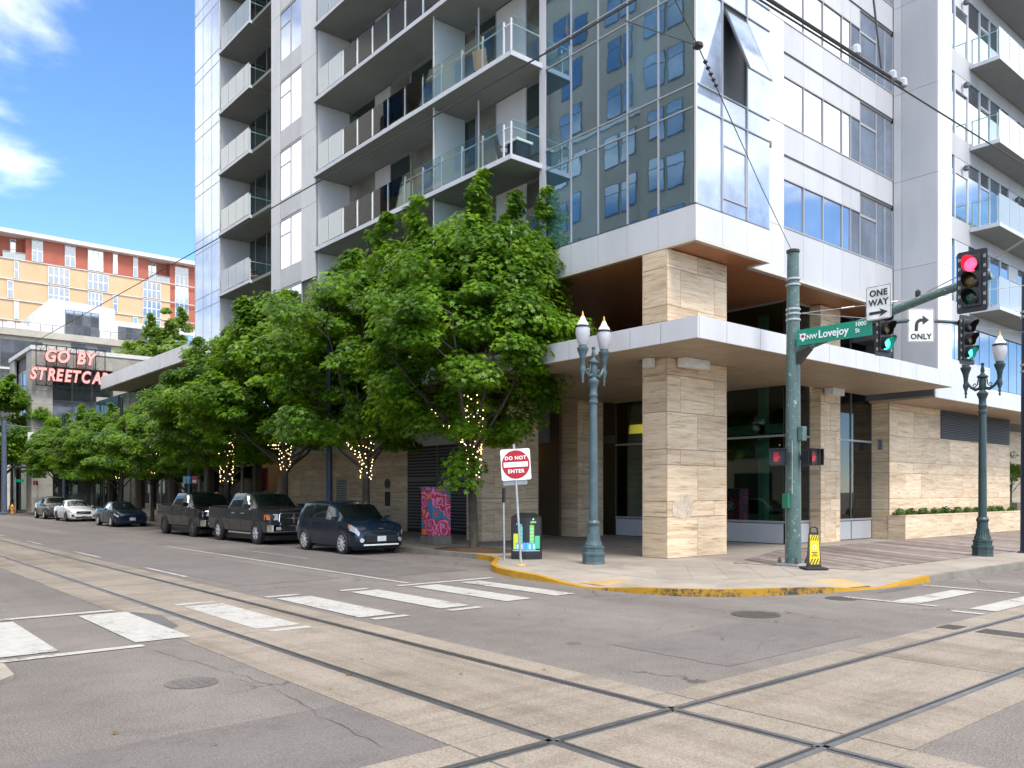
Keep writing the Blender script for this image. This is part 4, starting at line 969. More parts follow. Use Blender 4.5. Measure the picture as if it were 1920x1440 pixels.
# rooftop sign with letters on a frame
sgn = thing('neon_roof_sign', (19.1, 87.2, 12.0), 'red and pink letter sign on an open black frame reading GO BY STREETCAR', 'sign')
fr = MB(); SY = 87.25
for z in (11.95, 13.75, 15.75): fr.box(16.1, 22.1, SY, SY + .07, z, z + .08)
for i in range(8): x = 16.1 + i * 5.93 / 7; fr.box(x, x + .07, SY, SY + .07, 11.95, 15.83)
for i in range(7):
    x = 16.15 + i * 5.93 / 7
    fr.tube([(x, SY + .04, 15.75), (x + .42, SY + .04, 15.2), (x + .84, SY + .04, 15.75)], .02, 4); fr.tube([(x, SY + .04, 12.0), (x + .42, SY + .04, 12.5), (x + .84, SY + .04, 12.0)], .02, 4); fr.tube([(x, SY + .04, 13.75), (x + .42, SY + .04, 14.2), (x + .84, SY + .04, 13.75)], .02, 4)
fr.build('frame', BLK, sgn)
st = MB()
for x in (16.6, 19.1, 21.6): st.tube([(x, SY + .1, 13.8), (x, 88.0, 13.8)], .03, 5); st.tube([(x, SY + .1, 15.6), (x, 88.0, 15.3)], .03, 5)
st.build('brackets', BLK, sgn)
NEON = mat('sign_letter_pink', (.85, .47, .43), .5); NEOND = mat('sign_letter_red', (.50, .07, .07), .5)
def letters(word, x0, x1, zc, cap):
    ms = []; 
    for ch in word:
        if ch == ' ': ms.append(None); continue
        ms.append((text_mesh(ch, cap / .70, bold=.055, shear=.22, ext=.05), text_mesh(ch, cap / .70, bold=.10, shear=.22, ext=.09)))
    ws_ = [cap * .55 if m is None else max(v.co.x for v in m[0].vertices) - min(v.co.x for v in m[0].vertices) for m in ms]
    gap = cap * .06; tot = sum(ws_) + gap * (len(ws_) - 1); f = (x1 - x0) / tot; x = x0
    for m, w_ in zip(ms, ws_):
        if m:
            mn = min(v.co.x for v in m[0].vertices)
            def put(me, name, mt, y, par):
                me.materials.clear(); me.materials.append(mt)
                me.transform(Matrix.Translation((-mn - w_ / 2, 0, 0))); me.transform(Matrix.Scale(f, 4, (1, 0, 0)))
                me.transform(Matrix(((1, 0, 0, 0), (0, 0, -1, 0), (0, 1, 0, 0), (0, 0, 0, 1)))); me.name = name
                o = bpy.data.objects.new(name, me); col.objects.link(o); place(o, Vector((x + w_ * f / 2, y, zc)), par); return o
            l = put(m[1], 'letter', NEOND, SY - .12, sgn); put(m[0], 'letter_face', NEON, SY - .24, l)
        x += (w_ + gap) * f
letters('GO BY', 16.85, 21.3, 14.72, 1.12); letters('STREETCAR', 15.6, 22.35, 12.95, 1.08)

# ------------------------------------------------------------------ concrete loft block with white penthouse
loft = thing('loft_building', (28, 112, 0), 'beige concrete loft block with dark gridded windows and white penthouse', 'building')
def l_(name, m, *b): return box(name, m, loft, *b)
l_('wall', LOFTCON, 10, 44, 112, 130, 0, 20.4); l_('parapet', LOFTCON, 9.8, 44.2, 111.6, 130, 20.4, 21.2)
def gridwin(par, fn, x0, x1, y, z0, z1, nx, nz, g, frame, fw=.09):
    w_ = fn('window', frame, x0, x1, y - .06, y + .05, z0, z1)
    for i in range(nx):
        for j in range(nz):
            a = x0 + (x1 - x0) * i / nx; b = x0 + (x1 - x0) * (i + 1) / nx; c = z0 + (z1 - z0) * j / nz; d = z0 + (z1 - z0) * (j + 1) / nz
            sub('pane', g, w_, a + fw / 2, b - fw / 2, y - .07, y - .061, c + fw / 2, d - fw / 2)
for x0, x1 in ((11.5, 16.3), (17.0, 21.4), (24.5, 29.6), (32, 37), (38, 43)):
    for z0 in (16.7, 12.9, 9.1, 5.3):
        if x0 == 24.5 and z0 == 16.7: gridwin(loft, l_, x0, x1 - .6, 112, 18.9, 20.2, 3, 1, GWIN, MULLD); continue
        gridwin(loft, l_, x0, x1, 112, z0, z0 + 3.2, 3, 2, GWIN, MULLD, .16)
for z0 in (16.35, 12.55): l_('ledge', WHITE2, 16.6, 22.2, 111.7, 112, z0, z0 + .2)
l_('penthouse_wall', WHITE2, 21.4, 44, 116, 128, 21.2, 24.4); 
MB().prism_y([(20.2, 21.2), (23.0, 26.1), (30.4, 25.8), (30.4, 21.2)], 115.6, 128).build('penthouse_wall', WHITE2, loft)
l_('terrace_wall', WHITE2, 14, 21.2, 116, 120, 21.2, 22.6)
gridwin(loft, l_, 24.6, 28.5, 115.58, 21.3, 24.9, 4, 2, GWIN, MULLD, .12)
gridwin(loft, l_, 30.9, 34.6, 116, 21.3, 23.7, 4, 3, GWIN, MULLD, .1); gridwin(loft, l_, 37.4, 40.6, 116, 21.3, 23.6, 4, 3, GWIN, MULLD, .1)
rl = MB()
for i in range(24): rl.box(12 + i * 1.3, 12.05 + i * 1.3, 111.75, 111.8, 21.2, 22.1)
rl.box(12, 43, 111.75, 111.8, 22.06, 22.1); rl.box(12, 43, 111.75, 111.8, 21.7, 21.72); rl.build('railing', MULLD, loft)

# ------------------------------------------------------------------ orange and red brick apartment block
BRICKO = m_concrete('orange_brick', (.58, .39, .235), (.65, .445, .275), .3, 12, .05, bstr=.05, stain=.92)
BRICKR = m_concrete('red_brick', (.37, .11, .075), (.43, .135, .095), .3, 12, .05, bstr=.05, stain=.92)
ob = thing('brick_apartments', (40, 150, 0), 'long orange and red brick apartment block with white roof edge on the skyline', 'building')
def o_(name, m, *b): return box(name, m, ob, *b)
OX = lambda px: 150 * (.64733 + .76221 * (px - 960) / 1554) / (.76221 - .64733 * (px - 960) / 1554)
o_('wall', BRICKO, 5, OX(319), 150, 170, 0, 38.6); o_('upper_wall', BRICKR, OX(48), OX(278), 149.9, 170, 38.65, 42.3); o_('upper_wall', BRICKR, 5, OX(48), 151.5, 170, 38.65, 42.3); o_('upper_wall', BRICKR, OX(278), OX(319), 151.5, 170, 38.65, 42.3)
o_('corner_wall', BRICKR, OX(319) + .02, 62, 150.3, 170, 0, 42.3); o_('roof', WHITE2, 4, 63, 148.6, 170, 42.3, 42.95)
for z in (38.62, 35.4, 32.2, 29.0, 25.8): o_('string_course', PALEP, 5, 62, 149.82, 149.98, z - .08, z + .05)
def owin(p0, p1, z0, z1, nx, nz, g=GBLUE): gridwin(ob, o_, OX(p0), OX(p1), 149.88 if z0 < 38 else 149.8, z0, z1, nx, nz, g, SIGNW, .16)
for p0, p1, n in ((59, 80, 2), (121, 141, 2), (164, 193, 3), (211, 220, 1), (249, 258, 1)): owin(p0, p1, 38.75, 42.2, n, 2, GWIN if p0 in (164, 211) else GBLUE)
for p0, p1, n in ((22, 33, 1), (281, 298, 2)): gridwin(ob, o_, OX(p0), OX(p1), 151.45, 38.8, 42.1, n, 2, GWIN, SIGNW, .16)
for f in range(5):
    z = 35.6 - 3.2 * f
    if f < 4:
        for p0, p1, n, fs in ((26, 35, 1, (0, 2)), (13, 25, 1, (1, 3)), (90, 130, 4, (0, 1)), (164, 203 if f % 2 == 0 else 192, 4, (0, 1, 2, 3)), (211, 220, 1, (1, 3)), (249, 258, 1, (2, 3)), (267, 301, 4, (0, 1, 2, 3))):
            if f in fs: owin(p0, p1, z, z + 2.75, n, 2, GWIN if (f + n) % 3 == 0 else GBLUE)
for f in range(6): gridwin(ob, o_, OX(329), OX(354), 150.25, 38.8 - 3.2 * f, 41.9 - 3.2 * f, 3, 2, GWIN if f % 2 else GBLUE, SIGNW, .16)
for p0, p1 in ((5, 47), (279, 318)):
    rl = MB()
    for i in range(12): x = OX(p0) + (OX(p1) - OX(p0)) * i / 11; rl.box(x, x + .05, 149.95, 150, 38.65, 39.75)
    rl.box(OX(p0), OX(p1), 149.95, 150, 39.7, 39.78); rl.build('railing', GALV, ob)
    o_('balcony_glass', GRAILF, OX(p0), OX(p1), 150.02, 150.04, 38.7, 39.6)

# ------------------------------------------------------------------ block across the left street, seen in the bay's glass
TAN = m_concrete('tan_stucco', (.36, .305, .24), (.43, .37, .295), .25, 20, .04, bstr=.05, stain=.88)
GOPP = m_glass('opposite_pane', (.05, .09, .12), .30, (.80, .92, 1.0), .05, var=.3)
op = thing('opposite_apartments', (-6, 45, .05), 'tan apartment block with blue windows mirrored in the corner bay glass', 'building')
def p_(name, m, *b): return box(name, m, op, *b)
p_('wall', TAN, -22, -6, 27, 66, .05, 39); p_('parapet', TAN, -22.2, -5.8, 26.8, 66.2, 39, 39.8)
for i in range(8):
    y0 = 28.2 + i * 4.75
    if i % 3 == 1: p_('bay_wall', TAN, -6, -5.1, y0 - .5, y0 + 3.6, 4.2, 36)
    xf = -5.1 if i % 3 == 1 else -6
    for f in range(10):
        z = 4.8 + f * 3.35
        if z > 35 and i % 3 == 1: continue
        for a in (0, 1.55):
            w_ = p_('window', MULLD, xf - .02, xf + .06, y0 + a, y0 + a + 1.35, z, z + 2.15); sub('pane', GOPP, w_, xf + .061, xf + .07, y0 + a + .06, y0 + a + 1.29, z + .06, z + 1.4); sub('pane', GOPP, w_, xf + .061, xf + .07, y0 + a + .06, y0 + a + 1.29, z + 1.46, z + 2.09)
    p_('shop_window', GDARK, -6, -5.95, y0, y0 + 3.6, .6, 3.6)
for f in range(1, 10, 3): p_('string_course', PALEP, -5.99, -5.9, 27, 66, 4.3 + f * 3.35, 4.55 + f * 3.35)

# second, lower block down the far side: unseen, added to darken the car door reflections
o2 = thing('added_dark_block', (-6, 105, .05), 'unseen dark grey block added to darken reflections in the parked cars', 'building')
box('wall', m_concrete('dark_block_wall', (.10, .10, .105), (.15, .15, .155), .4, 12, .08, bstr=.1), o2, -26, -6, 69, 180, .05, 17)
for i in range(18):
    for f in range(3):
        w_ = box('window', MULLD, o2, -6.02, -5.94, 71 + i * 6, 74.5 + i * 6, 1.5 + f * 5, 5 + f * 5); sub('pane', GDARK, w_, -5.939, -5.93, 71.1 + i * 6, 74.4 + i * 6, 1.6 + f * 5, 4.9 + f * 5)

# ------------------------------------------------------------------ trees
import numpy as np
def leaf_mesh(name, pos, nrm, size, m, rng, lobes=True):
    """one mesh made of many small leaves"""
    n = len(pos)
    if lobes:
        ang = np.radians([-90, -48, -20, 12, 40, 68, 90, 112, 140, 168, 200, 228]); rad = np.array([.10, .50, .82, .52, .95, .60, 1.12, .60, .95, .52, .82, .50])
        ang = ang[[0, 2, 3, 4, 5, 6, 7, 8, 9, 10]]; rad = rad[[0, 2, 3, 4, 5, 6, 7, 8, 9, 10]]
    else:
        ang = np.radians([-90, -10, 50, 90, 130, 190]); rad = np.array([.35, .85, .6, 1.1, .6, .85])
    k = len(ang); shp = np.stack([np.cos(ang) * rad, np.sin(ang) * rad], 1)
    nrm = nrm / np.linalg.norm(nrm, axis=1, keepdims=True)
    a = rng.normal(size=(n, 3)); u = np.cross(nrm, a); u /= np.linalg.norm(u, axis=1, keepdims=True); v = np.cross(nrm, u)
    sz = size * rng.uniform(.65, 1.3, (n, 1, 1))
    V = pos[:, None, :] + sz * (shp[None, :, 0:1] * u[:, None, :] + shp[None, :, 1:2] * v[:, None, :])
    V = V - sz * nrm[:, None, :] * (.22 * (shp ** 2).sum(1))[None, :, None]        # cupped blade
    me = bpy.data.meshes.new(name); me.vertices.add(n * k); me.vertices.foreach_set('co', V.reshape(-1).astype(np.float32))
    me.loops.add(n * k); me.loops.foreach_set('vertex_index', np.arange(n * k, dtype=np.int32))
    me.polygons.add(n); me.polygons.foreach_set('loop_start', np.arange(0, n * k, k, dtype=np.int32))
    me.update(calc_edges=True); me.validate(); me.materials.append(m); return me
def make_tree(seed, height, cr, base, trunk_h, nclus, nleaf, size, plumes=(), m=None, lobes=True, lean=(0, 0), low=(), tr=.15):
    rng = np.random.default_rng(seed); random.seed(seed)
    tk = MB(); top = Vector((lean[0], lean[1], trunk_h))
    tk.tube([(0, 0, -.05), (.01, .0, .12), (lean[0] * .2, lean[1] * .2, trunk_h * .3), (lean[0] * .6, lean[1] * .6, trunk_h * .7), top], [tr * 1.55, tr * 1.12, tr, tr * .92, tr * .8], 10)
    cz = (height + base) / 2; hz = (height - base) / 2
    cents = []
    # limbs
    nl = 7
    for i in range(nl):
        a = 2 * math.pi * i / nl + random.uniform(-.3, .3); el = random.uniform(.55, 1.25)
        p0 = top + Vector((0, 0, random.uniform(-.7, .1))); L = random.uniform(.55, .9) * cr
        p1 = p0 + Vector((math.cos(a) * L * .45, math.sin(a) * L * .45, L * .5 * el)); p2 = p1 + Vector((math.cos(a) * L * .55, math.sin(a) * L * .55, L * .6 * el + .6))
        tk.tube([p0, p1, p2], [tr * .48, tr * .32, tr * .13], 6)
        for j in range(4):
            b = a + random.uniform(-1.2, 1.2); s0 = p1.lerp(p2, random.random()); l2 = cr * random.uniform(.3, .5)
            s1 = s0 + Vector((math.cos(b) * l2, math.sin(b) * l2, random.uniform(-.05, .8) * l2)); tk.tube([s0, s0.lerp(s1, .5) + Vector((0, 0, .15)), s1], [tr * .24, tr * .15, tr * .06], 5); cents.append(s1)
    tk.tube([top, top + Vector((.2, -.1, height * .25)), top + Vector((0, .2, height * .52))], [tr * .75, tr * .42, tr * .12], 7)
    # leaf clumps through the crown, denser towards its skin
    pos, nrm = [], []
    cl = [Vector(c) for c in cents]
    while len(cl) < nclus:
        d = rng.normal(size=3); d /= np.linalg.norm(d); r = rng.uniform(.25, 1) ** .42
        ph = math.atan2(d[1], d[0]); lump = 1 + .16 * math.sin(3 * ph + seed) + .13 * math.sin(5 * ph + 2.1 * seed + 3 * d[2])
        zf = d[2] * r; wdt = math.sqrt(max(0, 1 - zf * zf)) if zf < 0 else (1 - zf) ** .62
        q = math.hypot(d[0], d[1]) * r
        rr = cr * lump * (q / max(1e-3, math.sqrt(max(1e-6, 1 - zf * zf)))) * max(.18, wdt)
        cl.append(Vector((math.cos(ph) * rr + lean[0], math.sin(ph) * rr + lean[1], cz + zf * hz)))
    for (dx_, dy_, zz, ll) in plumes:
        for j in range(8): cl.append(Vector((dx_ + rng.normal() * .34 * (1 - j / 10), dy_ + rng.normal() * .34 * (1 - j / 10), zz - ll + j * ll / 7)))
    npl = len(plumes) * 8
    for c in low: cl.append(Vector(c))
    for i, c in enumerate(cl):
        pl_ = i >= nclus; tp_ = 1 - .085 * ((i - nclus) % 8) if nclus <= i < nclus + npl else 1
        n = int(nleaf * rng.uniform(.6, 1.35) * (.62 * tp_ if pl_ else 1)); rx = (.82 * tp_ if pl_ else rng.uniform(.5, 1.2)) * (cr / 3.6) ** .5; rz = rx * (.6 if pl_ else rng.uniform(.40, .6))
        d = rng.normal(size=(n, 3)); d /= np.linalg.norm(d, axis=1, keepdims=True); r = rng.uniform(.1, 1, (n, 1)) ** .5
        p = d * r * np.array([rx, rx, rz]); p[:, 2] -= .28 * (p[:, 0] ** 2 + p[:, 1] ** 2) / rx
        out = np.array([c.x - lean[0], c.y - lean[1], 0.0]); out /= max(.4, np.linalg.norm(out))
        nn = np.array([0, 0, 1.0]) * .95 + out * .45 + d * .55 + rng.normal(size=(n, 3)) * .38
        pos.append(p + np.array(c)); nrm.append(nn)
    me = leaf_mesh('crown', np.concatenate(pos), np.concatenate(nrm), size, m or LEAF, rng, lobes)
    tme, tc_ = tk.mesh('trunk', BARK, 60)
    return me, tme, tc_
def plant_tree(meshes, loc, label, rz=0, sc=1.0, group='maples along the left street', name='maple_tree', cat='tree'):
    me, tme, tc_ = meshes
    t = thing(name, loc, label, cat, group, local=True, rz=rz); t.scale = (sc,) * 3
    c = bpy.data.objects.new('crown', me); col.objects.link(c); place(c, (0, 0, 0), t)
    k = bpy.data.objects.new('trunk', tme); col.objects.link(k); place(k, tc_, t); return t
T1 = make_tree(11, 11.3, 3.35, 3.4, 3.5, 118, 390, .112, plumes=[(.23, -.2, 12.4, 2.3), (1.8, -1.5, 11.8, 2.6), (1.0, -.85, 11.7, 2.0), (-1.5, 1.3, 11.5, 2.2), (-2.2, 1.9, 10.9, 1.9)],
               low=[(2.3, -1.95, 9.4), (2.0, -1.7, 8.9), (1.95, -1.65, 8.2), (2.1, -1.8, 7.3), (1.9, -1.6, 6.9), (2.2, -1.9, 6.2), (2.0, -1.7, 5.5), (1.7, -1.5, 4.9), (1.3, -1.1, 4.4), (.9, -1.0, 4.0), (-.75, -.3, 2.3), (-.6, -.2, 2.9)], lean=(-.1, .1))
T2 = make_tree(23, 10.9, 3.7, 3.7, 3.3, 118, 340, .125, plumes=[(.5, .5, 11.4, 1.5), (-1.2, .8, 10.9, 1.6), (1.3, -1.0, 10.8, 1.4)])
T3 = make_tree(37, 10.2, 3.9, 3.8, 3.2, 112, 310, .135, plumes=[(.2, -.6, 10.6, 1.4), (1.3, 1.0, 10.0, 1.2)], lobes=False)
TX = 16.75
plant_tree(T1, (TX, 21.66, .17), 'nearest and tallest street maple with bare trunk beside the painted cabinet', 0)
plant_tree(T2, (TX, 28.6, .15), 'street maple with forked trunk behind the dark blue hatchback', 1.0, 1.0)
plant_tree(T3, (TX, 35.9, .15), 'street maple behind the grey pickup truck', 2.2, 1.06)
plant_tree(T2, (TX, 42.9, .15), 'street maple behind the black pickup truck', 3.6, .91)
plant_tree(T3, (TX, 49.0, .15), 'street maple beside the blue stop sign pole', .6, .76)
plant_tree(T2, (TX, 55.2, .15), 'street maple behind the dark blue sedan', 5.0, .76)
plant_tree(T3, (TX, 62.6, .15), 'street maple between the blue and the white sedan', 4.0, .76)
plant_tree(T2, (TX, 71.0, .15), 'street maple behind the white sedan', 2.0, .76)
plant_tree(T3, (TX, 80.5, .15), 'farthest street maple behind the grey crossover', 1.4, .82)
T4 = make_tree(51, 21.5, 4.6, 9.0, 8, 150, 260, .20, plumes=[(1.5, 0, 22, 2), (-1.5, .6, 21, 2)], m=LEAFF, lobes=False, tr=.3)
plant_tree(T4, (29.4, 92, 0), 'tall pale green tree rising behind the white roof fascia', 0, 1.0, None, 'background_tree')
plant_tree(T3, (13.9, 91, .15), 'dark green tree cut off by the left picture edge', .9, 1.22, None, 'background_tree')
T5 = make_tree(77, 4.3, 1.5, 1.6, 1.5, 40, 90, .09, m=LEAFF, lobes=False, tr=.06)
plant_tree(T5, (50.2, 16.9, 1.3), 'small bright tree in the gap past the travertine wall', 0, .72, None, 'small_tree')
# tree pit of the nearest maple
pit = MB(); pts = []
n_ = 22
for i in range(n_): a = 2 * math.pi * i / n_; pts.append((TX + 1.05 * math.cos(a) * (1 + .1 * math.sin(3 * a)) - .1, 21.4 + 1.9 * math.sin(a) * (1 + .1 * math.cos(2 * a))))
pts = [(max(x, 15.72), y) for x, y in pts]
pit.add([(x, y, .152) for x, y in pts] + [(TX, 21.66, .24)], [(i, (i + 1) % n_, n_) for i in range(n_)])
soil = pit.build('tree_pit', SOIL, sidewalk)
# shrubs in the travertine planter
rng = np.random.default_rng(5)
XS = [33.65, 34.67, 35.85, 37.0, 38.03, 39.26, 40.42, 41.43, 43.21, 44.21, 45.91]
for i, x in enumerate(XS):
    n = 260; d = rng.normal(size=(n, 3)); d /= np.linalg.norm(d, axis=1, keepdims=True); d[:, 2] = np.abs(d[:, 2]); s_ = rng.uniform(.28, .4)
    p = d * rng.uniform(.3, 1, (n, 1)) ** .5 * np.array([s_ * 1.25, .22, s_]); me = leaf_mesh('foliage', p, d + rng.normal(size=(n, 3)) * .5 + np.array([0, 0, .4]), .055, SHRUB, rng, False)
    t = thing('planter_shrub', (x, 15.4, 1.06), ['first', 'second', 'third', 'fourth', 'fifth', 'sixth', 'seventh', 'eighth', 'ninth', 'tenth', 'eleventh'][i] + ' low green shrub in the travertine planter, counted from the lobby end', 'shrub', 'shrubs in the planter', local=True)
    o = bpy.data.objects.new('foliage', me); col.objects.link(o); place(o, (0, 0, 0), t)
    MB().tube([(0, 0, -.05), (0, 0, .2)], .015, 5).build('stem', BARK, t)
# string lights round the trunks
def lights(x, y, z0, z1, n, label, r=.20, forks=()):
    t = thing('string_lights', (x, y, z0), label, 'lights', 'fairy lights on the maples', local=True)
    b = MB(); wv = []
    for i in range(n):
        f = i / n; a = i * 2.4 + random.uniform(-.4, .4); q = r * (1 + .5 * f); p = (q * math.cos(a), q * math.sin(a), f * (z1 - z0) + random.uniform(-.05, .05)); wv.append(p)
    for f_ in forks:
        for i in range(14): s = i / 13; wv.append((f_[0] * s + random.uniform(-.12, .12), f_[1] * s + random.uniform(-.12, .12), (z1 - z0) * .3 + f_[2] * s))
    for p in wv: b.lathe([(.004, -.02), (.017, -.01), (.018, .008), (.005, .02)], 6, p)
    b.build('bulbs', BULB, t, 40)['kind'] = 'stuff'
    MB().tube(wv[:n], .004, 3).build('wire', WIRE, t)
random.seed(9)
lights(TX, 21.66, 2.55, 5.3, 120, 'fairy lights wound round the trunk of the nearest maple', .22, [(-.2, 1.6, 1.1), (-.9, 1.0, 1.4)])
lights(TX, 28.6, 2.6, 4.6, 70, 'fairy lights wound round the maple behind the dark blue hatchback', .22, [(-.2, 1.2, .9)])
lights(TX, 35.9, 3.0, 4.7, 50, 'fairy lights wound round the maple behind the grey pickup', .22)
lights(TX, 42.9, 2.5, 5.2, 90, 'fairy lights wound round the maple behind the black pickup', .3)
lights(TX, 55.2, 3.0, 5.6, 90, 'fairy lights wound round the maple behind the dark blue sedan', .34)
lights(TX, 62.6, 3.0, 5.8, 80, 'fairy lights wound round the maple between the two sedans', .26)
lights(TX, 80.5, 3.6, 5.4, 40, 'fairy lights wound round the farthest maple', .24)
def garland(p, q, sag, n, label):
    t = thing('festoon_lights', p, label, 'lights', 'festoons hung between the maples', local=True)
    P, Q = Vector(p), Vector(q); b = MB(); w_ = []
    for i in range(n + 1): s = i / n; v = P.lerp(Q, s) - P; v.z -= sag * 4 * s * (1 - s); w_.append(v); b.lathe([(.01, -.05), (.035, -.03), (.035, 0), (.008, .02)], 6, v)
    b.build('bulbs', BULB, t, 40)['kind'] = 'stuff'; MB().tube(w_, .006, 3).build('wire', WIRE, t)
garland((TX, 43.2, 4.9), (TX, 52.5, 4.8), .75, 26, 'festoon of warm bulbs swagged behind the blue stop sign pole')
garland((TX, 55.2, 5.0), (TX, 62.6, 5.3), .5, 18, 'festoon of warm bulbs swagged over the dark blue sedan')

# dry leaves blown into the gutter and round the tree pit
rng = np.random.default_rng(41)
q = [(15.1 + rng.uniform(-.55, .36), rng.uniform(19.5, 34), .006) for _ in range(120)] + [(TX + rng.normal() * .8, 21.5 + rng.normal() * 1.4, .20) for _ in range(70)] + [(rng.uniform(16, 19), rng.uniform(16.5, 24), .156) for _ in range(40)] + [(rng.uniform(1.5, 12), rng.uniform(6, 12), .013) for _ in range(26)]
q = np.array([p for p in q if not (p[0] < 15.9 and p[2] > .1)]); nn = np.array([0, 0, 1.0]) + rng.normal(size=(len(q), 3)) * .25
o = bpy.data.objects.new('leaf_litter', leaf_mesh('leaf_litter', q + np.array([0, 0, .012]), nn, .034, m_leaf('dry_leaf', (.12, .07, .02), (.22, .15, .05), (.30, .26, .09)), rng, False)); col.objects.link(o)
tag(o, 'dry leaves scattered along the gutter and tree pit', 'leaves', kind='stuff')

# ------------------------------------------------------------------ parked vehicles (own frame: front looks to -Y, origin on the road under the front bumper)
def lerp(a, b, t): return a + (b - a) * t
class Body:
    """lofted car skin: stations (y, z_low, z_belt, z_top, half width low / mid / belt / top)"""
    def __init__(s, st): s.st = st
    def par(s, y):
        st = s.st
        if y <= st[0][0]: return st[0]
        for i in range(len(st) - 1):
            a, b = st[i], st[i + 1]
            if a[0] <= y <= b[0]:
                t = (y - a[0]) / (b[0] - a[0]); return tuple(lerp(p, q, t) for p, q in zip(a, b))
        return st[-1]
    def pt(s, y, u):
        y_, zl, zb, zt, wl, wm, wb_, wt = s.par(y)
        h = zb - zl
        K = [(0, zl), (wl * .9, zl), (wl, zl + .06), (wm, zl + .38 * h), (wm * .995, zl + .72 * h), (wb_, zb), (lerp(wb_, wt, .5) + .015, lerp(zb, zt - .05, .5)), (wt, zt - .055), (wt * .82, zt - .014), (wt * .42, zt), (0, zt + .006)]
        u = max(0, min(10, u)); i = min(9, int(u)); t = u - i
        return Vector((lerp(K[i][0], K[i + 1][0], t), y, lerp(K[i][1], K[i + 1][1], t)))
    def skin(s, ys):
        m = MB(); us = [0, 1, 2, 2.5, 3, 3.5, 4, 4.5, 5, 5.5, 6, 6.5, 7, 7.5, 8, 8.5, 9, 10]
        ring = []
        for y in ys:
            R_ = [s.pt(y, u) for u in us]; ring.append(R_ + [Vector((-p.x, p.y, p.z)) for p in R_[-2:0:-1]])
        k = len(ring[0]); vs = [p for r in ring for p in r]
        fs = [(i * k + j, i * k + (j + 1) % k, (i + 1) * k + (j + 1) % k, (i + 1) * k + j) for i in range(len(ys) - 1) for j in range(k)]
        fs += [tuple(range(k))[::-1], tuple((len(ys) - 1) * k + j for j in range(k))]
        return m.add(vs, fs)
    def patch(s, y0, y1, u0, u1, off=.008, ny=6, nu=4, side=1, mb=None, skew=0.0):
        m = mb or MB(); g = []
        for i in range(ny + 1):
            r = []
            for j in range(nu + 1):
                f = j / nu; y = lerp(y0, y1, i / ny) + skew * f * (1 - i / ny); u = lerp(u0, u1, f)
                p = s.pt(y, u); e = .01; du = s.pt(y, u + .05) - s.pt(y, u - .05); dy = s.pt(y + e, u) - s.pt(y - e, u); n = dy.cross(du)
                n = n.normalized() if n.length > 1e-9 else Vector((0, 0, 1))
                if n.x < -.01 or (abs(n.x) <= .01 and n.z < 0): n = -n
                q = p + n * off; r.append(Vector((q.x * side, q.y, q.z)))
            g.append(r)
        vs = [p for r in g for p in r]; w_ = nu + 1
        return m.add(vs, [(i * w_ + j, i * w_ + j + 1, (i + 1) * w_ + j + 1, (i + 1) * w_ + j) for i in range(ny) for j in range(nu)])
    def across(s, y0, y1, u0, off=.008, ny=5):
        """patch running over the centre line from u0 on one side to u0 on the other"""
        m = MB(); s.patch(y0, y1, u0, 10, off, ny, 5, 1, m); s.patch(y0, y1, u0, 10, off, ny, 5, -1, m); return m
def wheel(t, x, y, r, w_, rim, side, nsp=5, rr=.66):
    def sw(mb): mb.v = [(c * side, a, b) for a, b, c in mb.v]; return mb
    o = bpy.data.objects
    ty = sw(MB().lathe([(r * .62, -w_ * .5), (r * .93, -w_ * .5), (r, -w_ * .36), (r, w_ * .36), (r * .93, w_ * .5), (r * rr, w_ * .5), (r * rr, w_ * .2)], 26)).build('tyre', RUBBER, None, 40)
    wh = bpy.data.objects.new('wheel', None); col.objects.link(wh); place(wh, (x, y, r), t); ty.parent = wh; ty.location = ORG[ty.name]
    d = sw(MB().lathe([(r * rr, w_ * .44), (r * rr * .93, w_ * .46), (r * rr * .9, w_ * .12)], 26, (0, 0, 0), False))
    for k in range(nsp):
        a = 2 * math.pi * k / nsp; ca, sa = math.cos(a), math.sin(a)
        def q(u, v, z): return ((z) * side, ca * u - sa * v, sa * u + ca * v)
        h0, h1 = r * .085, r * (.06 if nsp > 6 else .11)
        d.hull([q(.04, -h0, w_ * .24), q(r * rr * .95, -h1, w_ * .26), q(r * rr * .95, h1, w_ * .26), q(.04, h0, w_ * .24)], [q(.04, -h0, w_ * .44), q(r * rr * .95, -h1, w_ * .47), q(r * rr * .95, h1, w_ * .47), q(.04, h0, w_ * .44)])
    e = sw(MB().lathe([(r * .16, w_ * .3), (r * .15, w_ * .48), (.01, w_ * .5)], 12)); d.add(e.v, e.f)
    rm = d.build('rim', rim, None, 40); rm.parent = wh; rm.location = ORG[rm.name]
    bk = sw(MB().lathe([(r * rr * .9, w_ * .1), (r * rr * .9, w_ * .16)], 20)).build('brake_shadow', BLACK, None); bk.parent = wh; bk.location = ORG[bk.name]
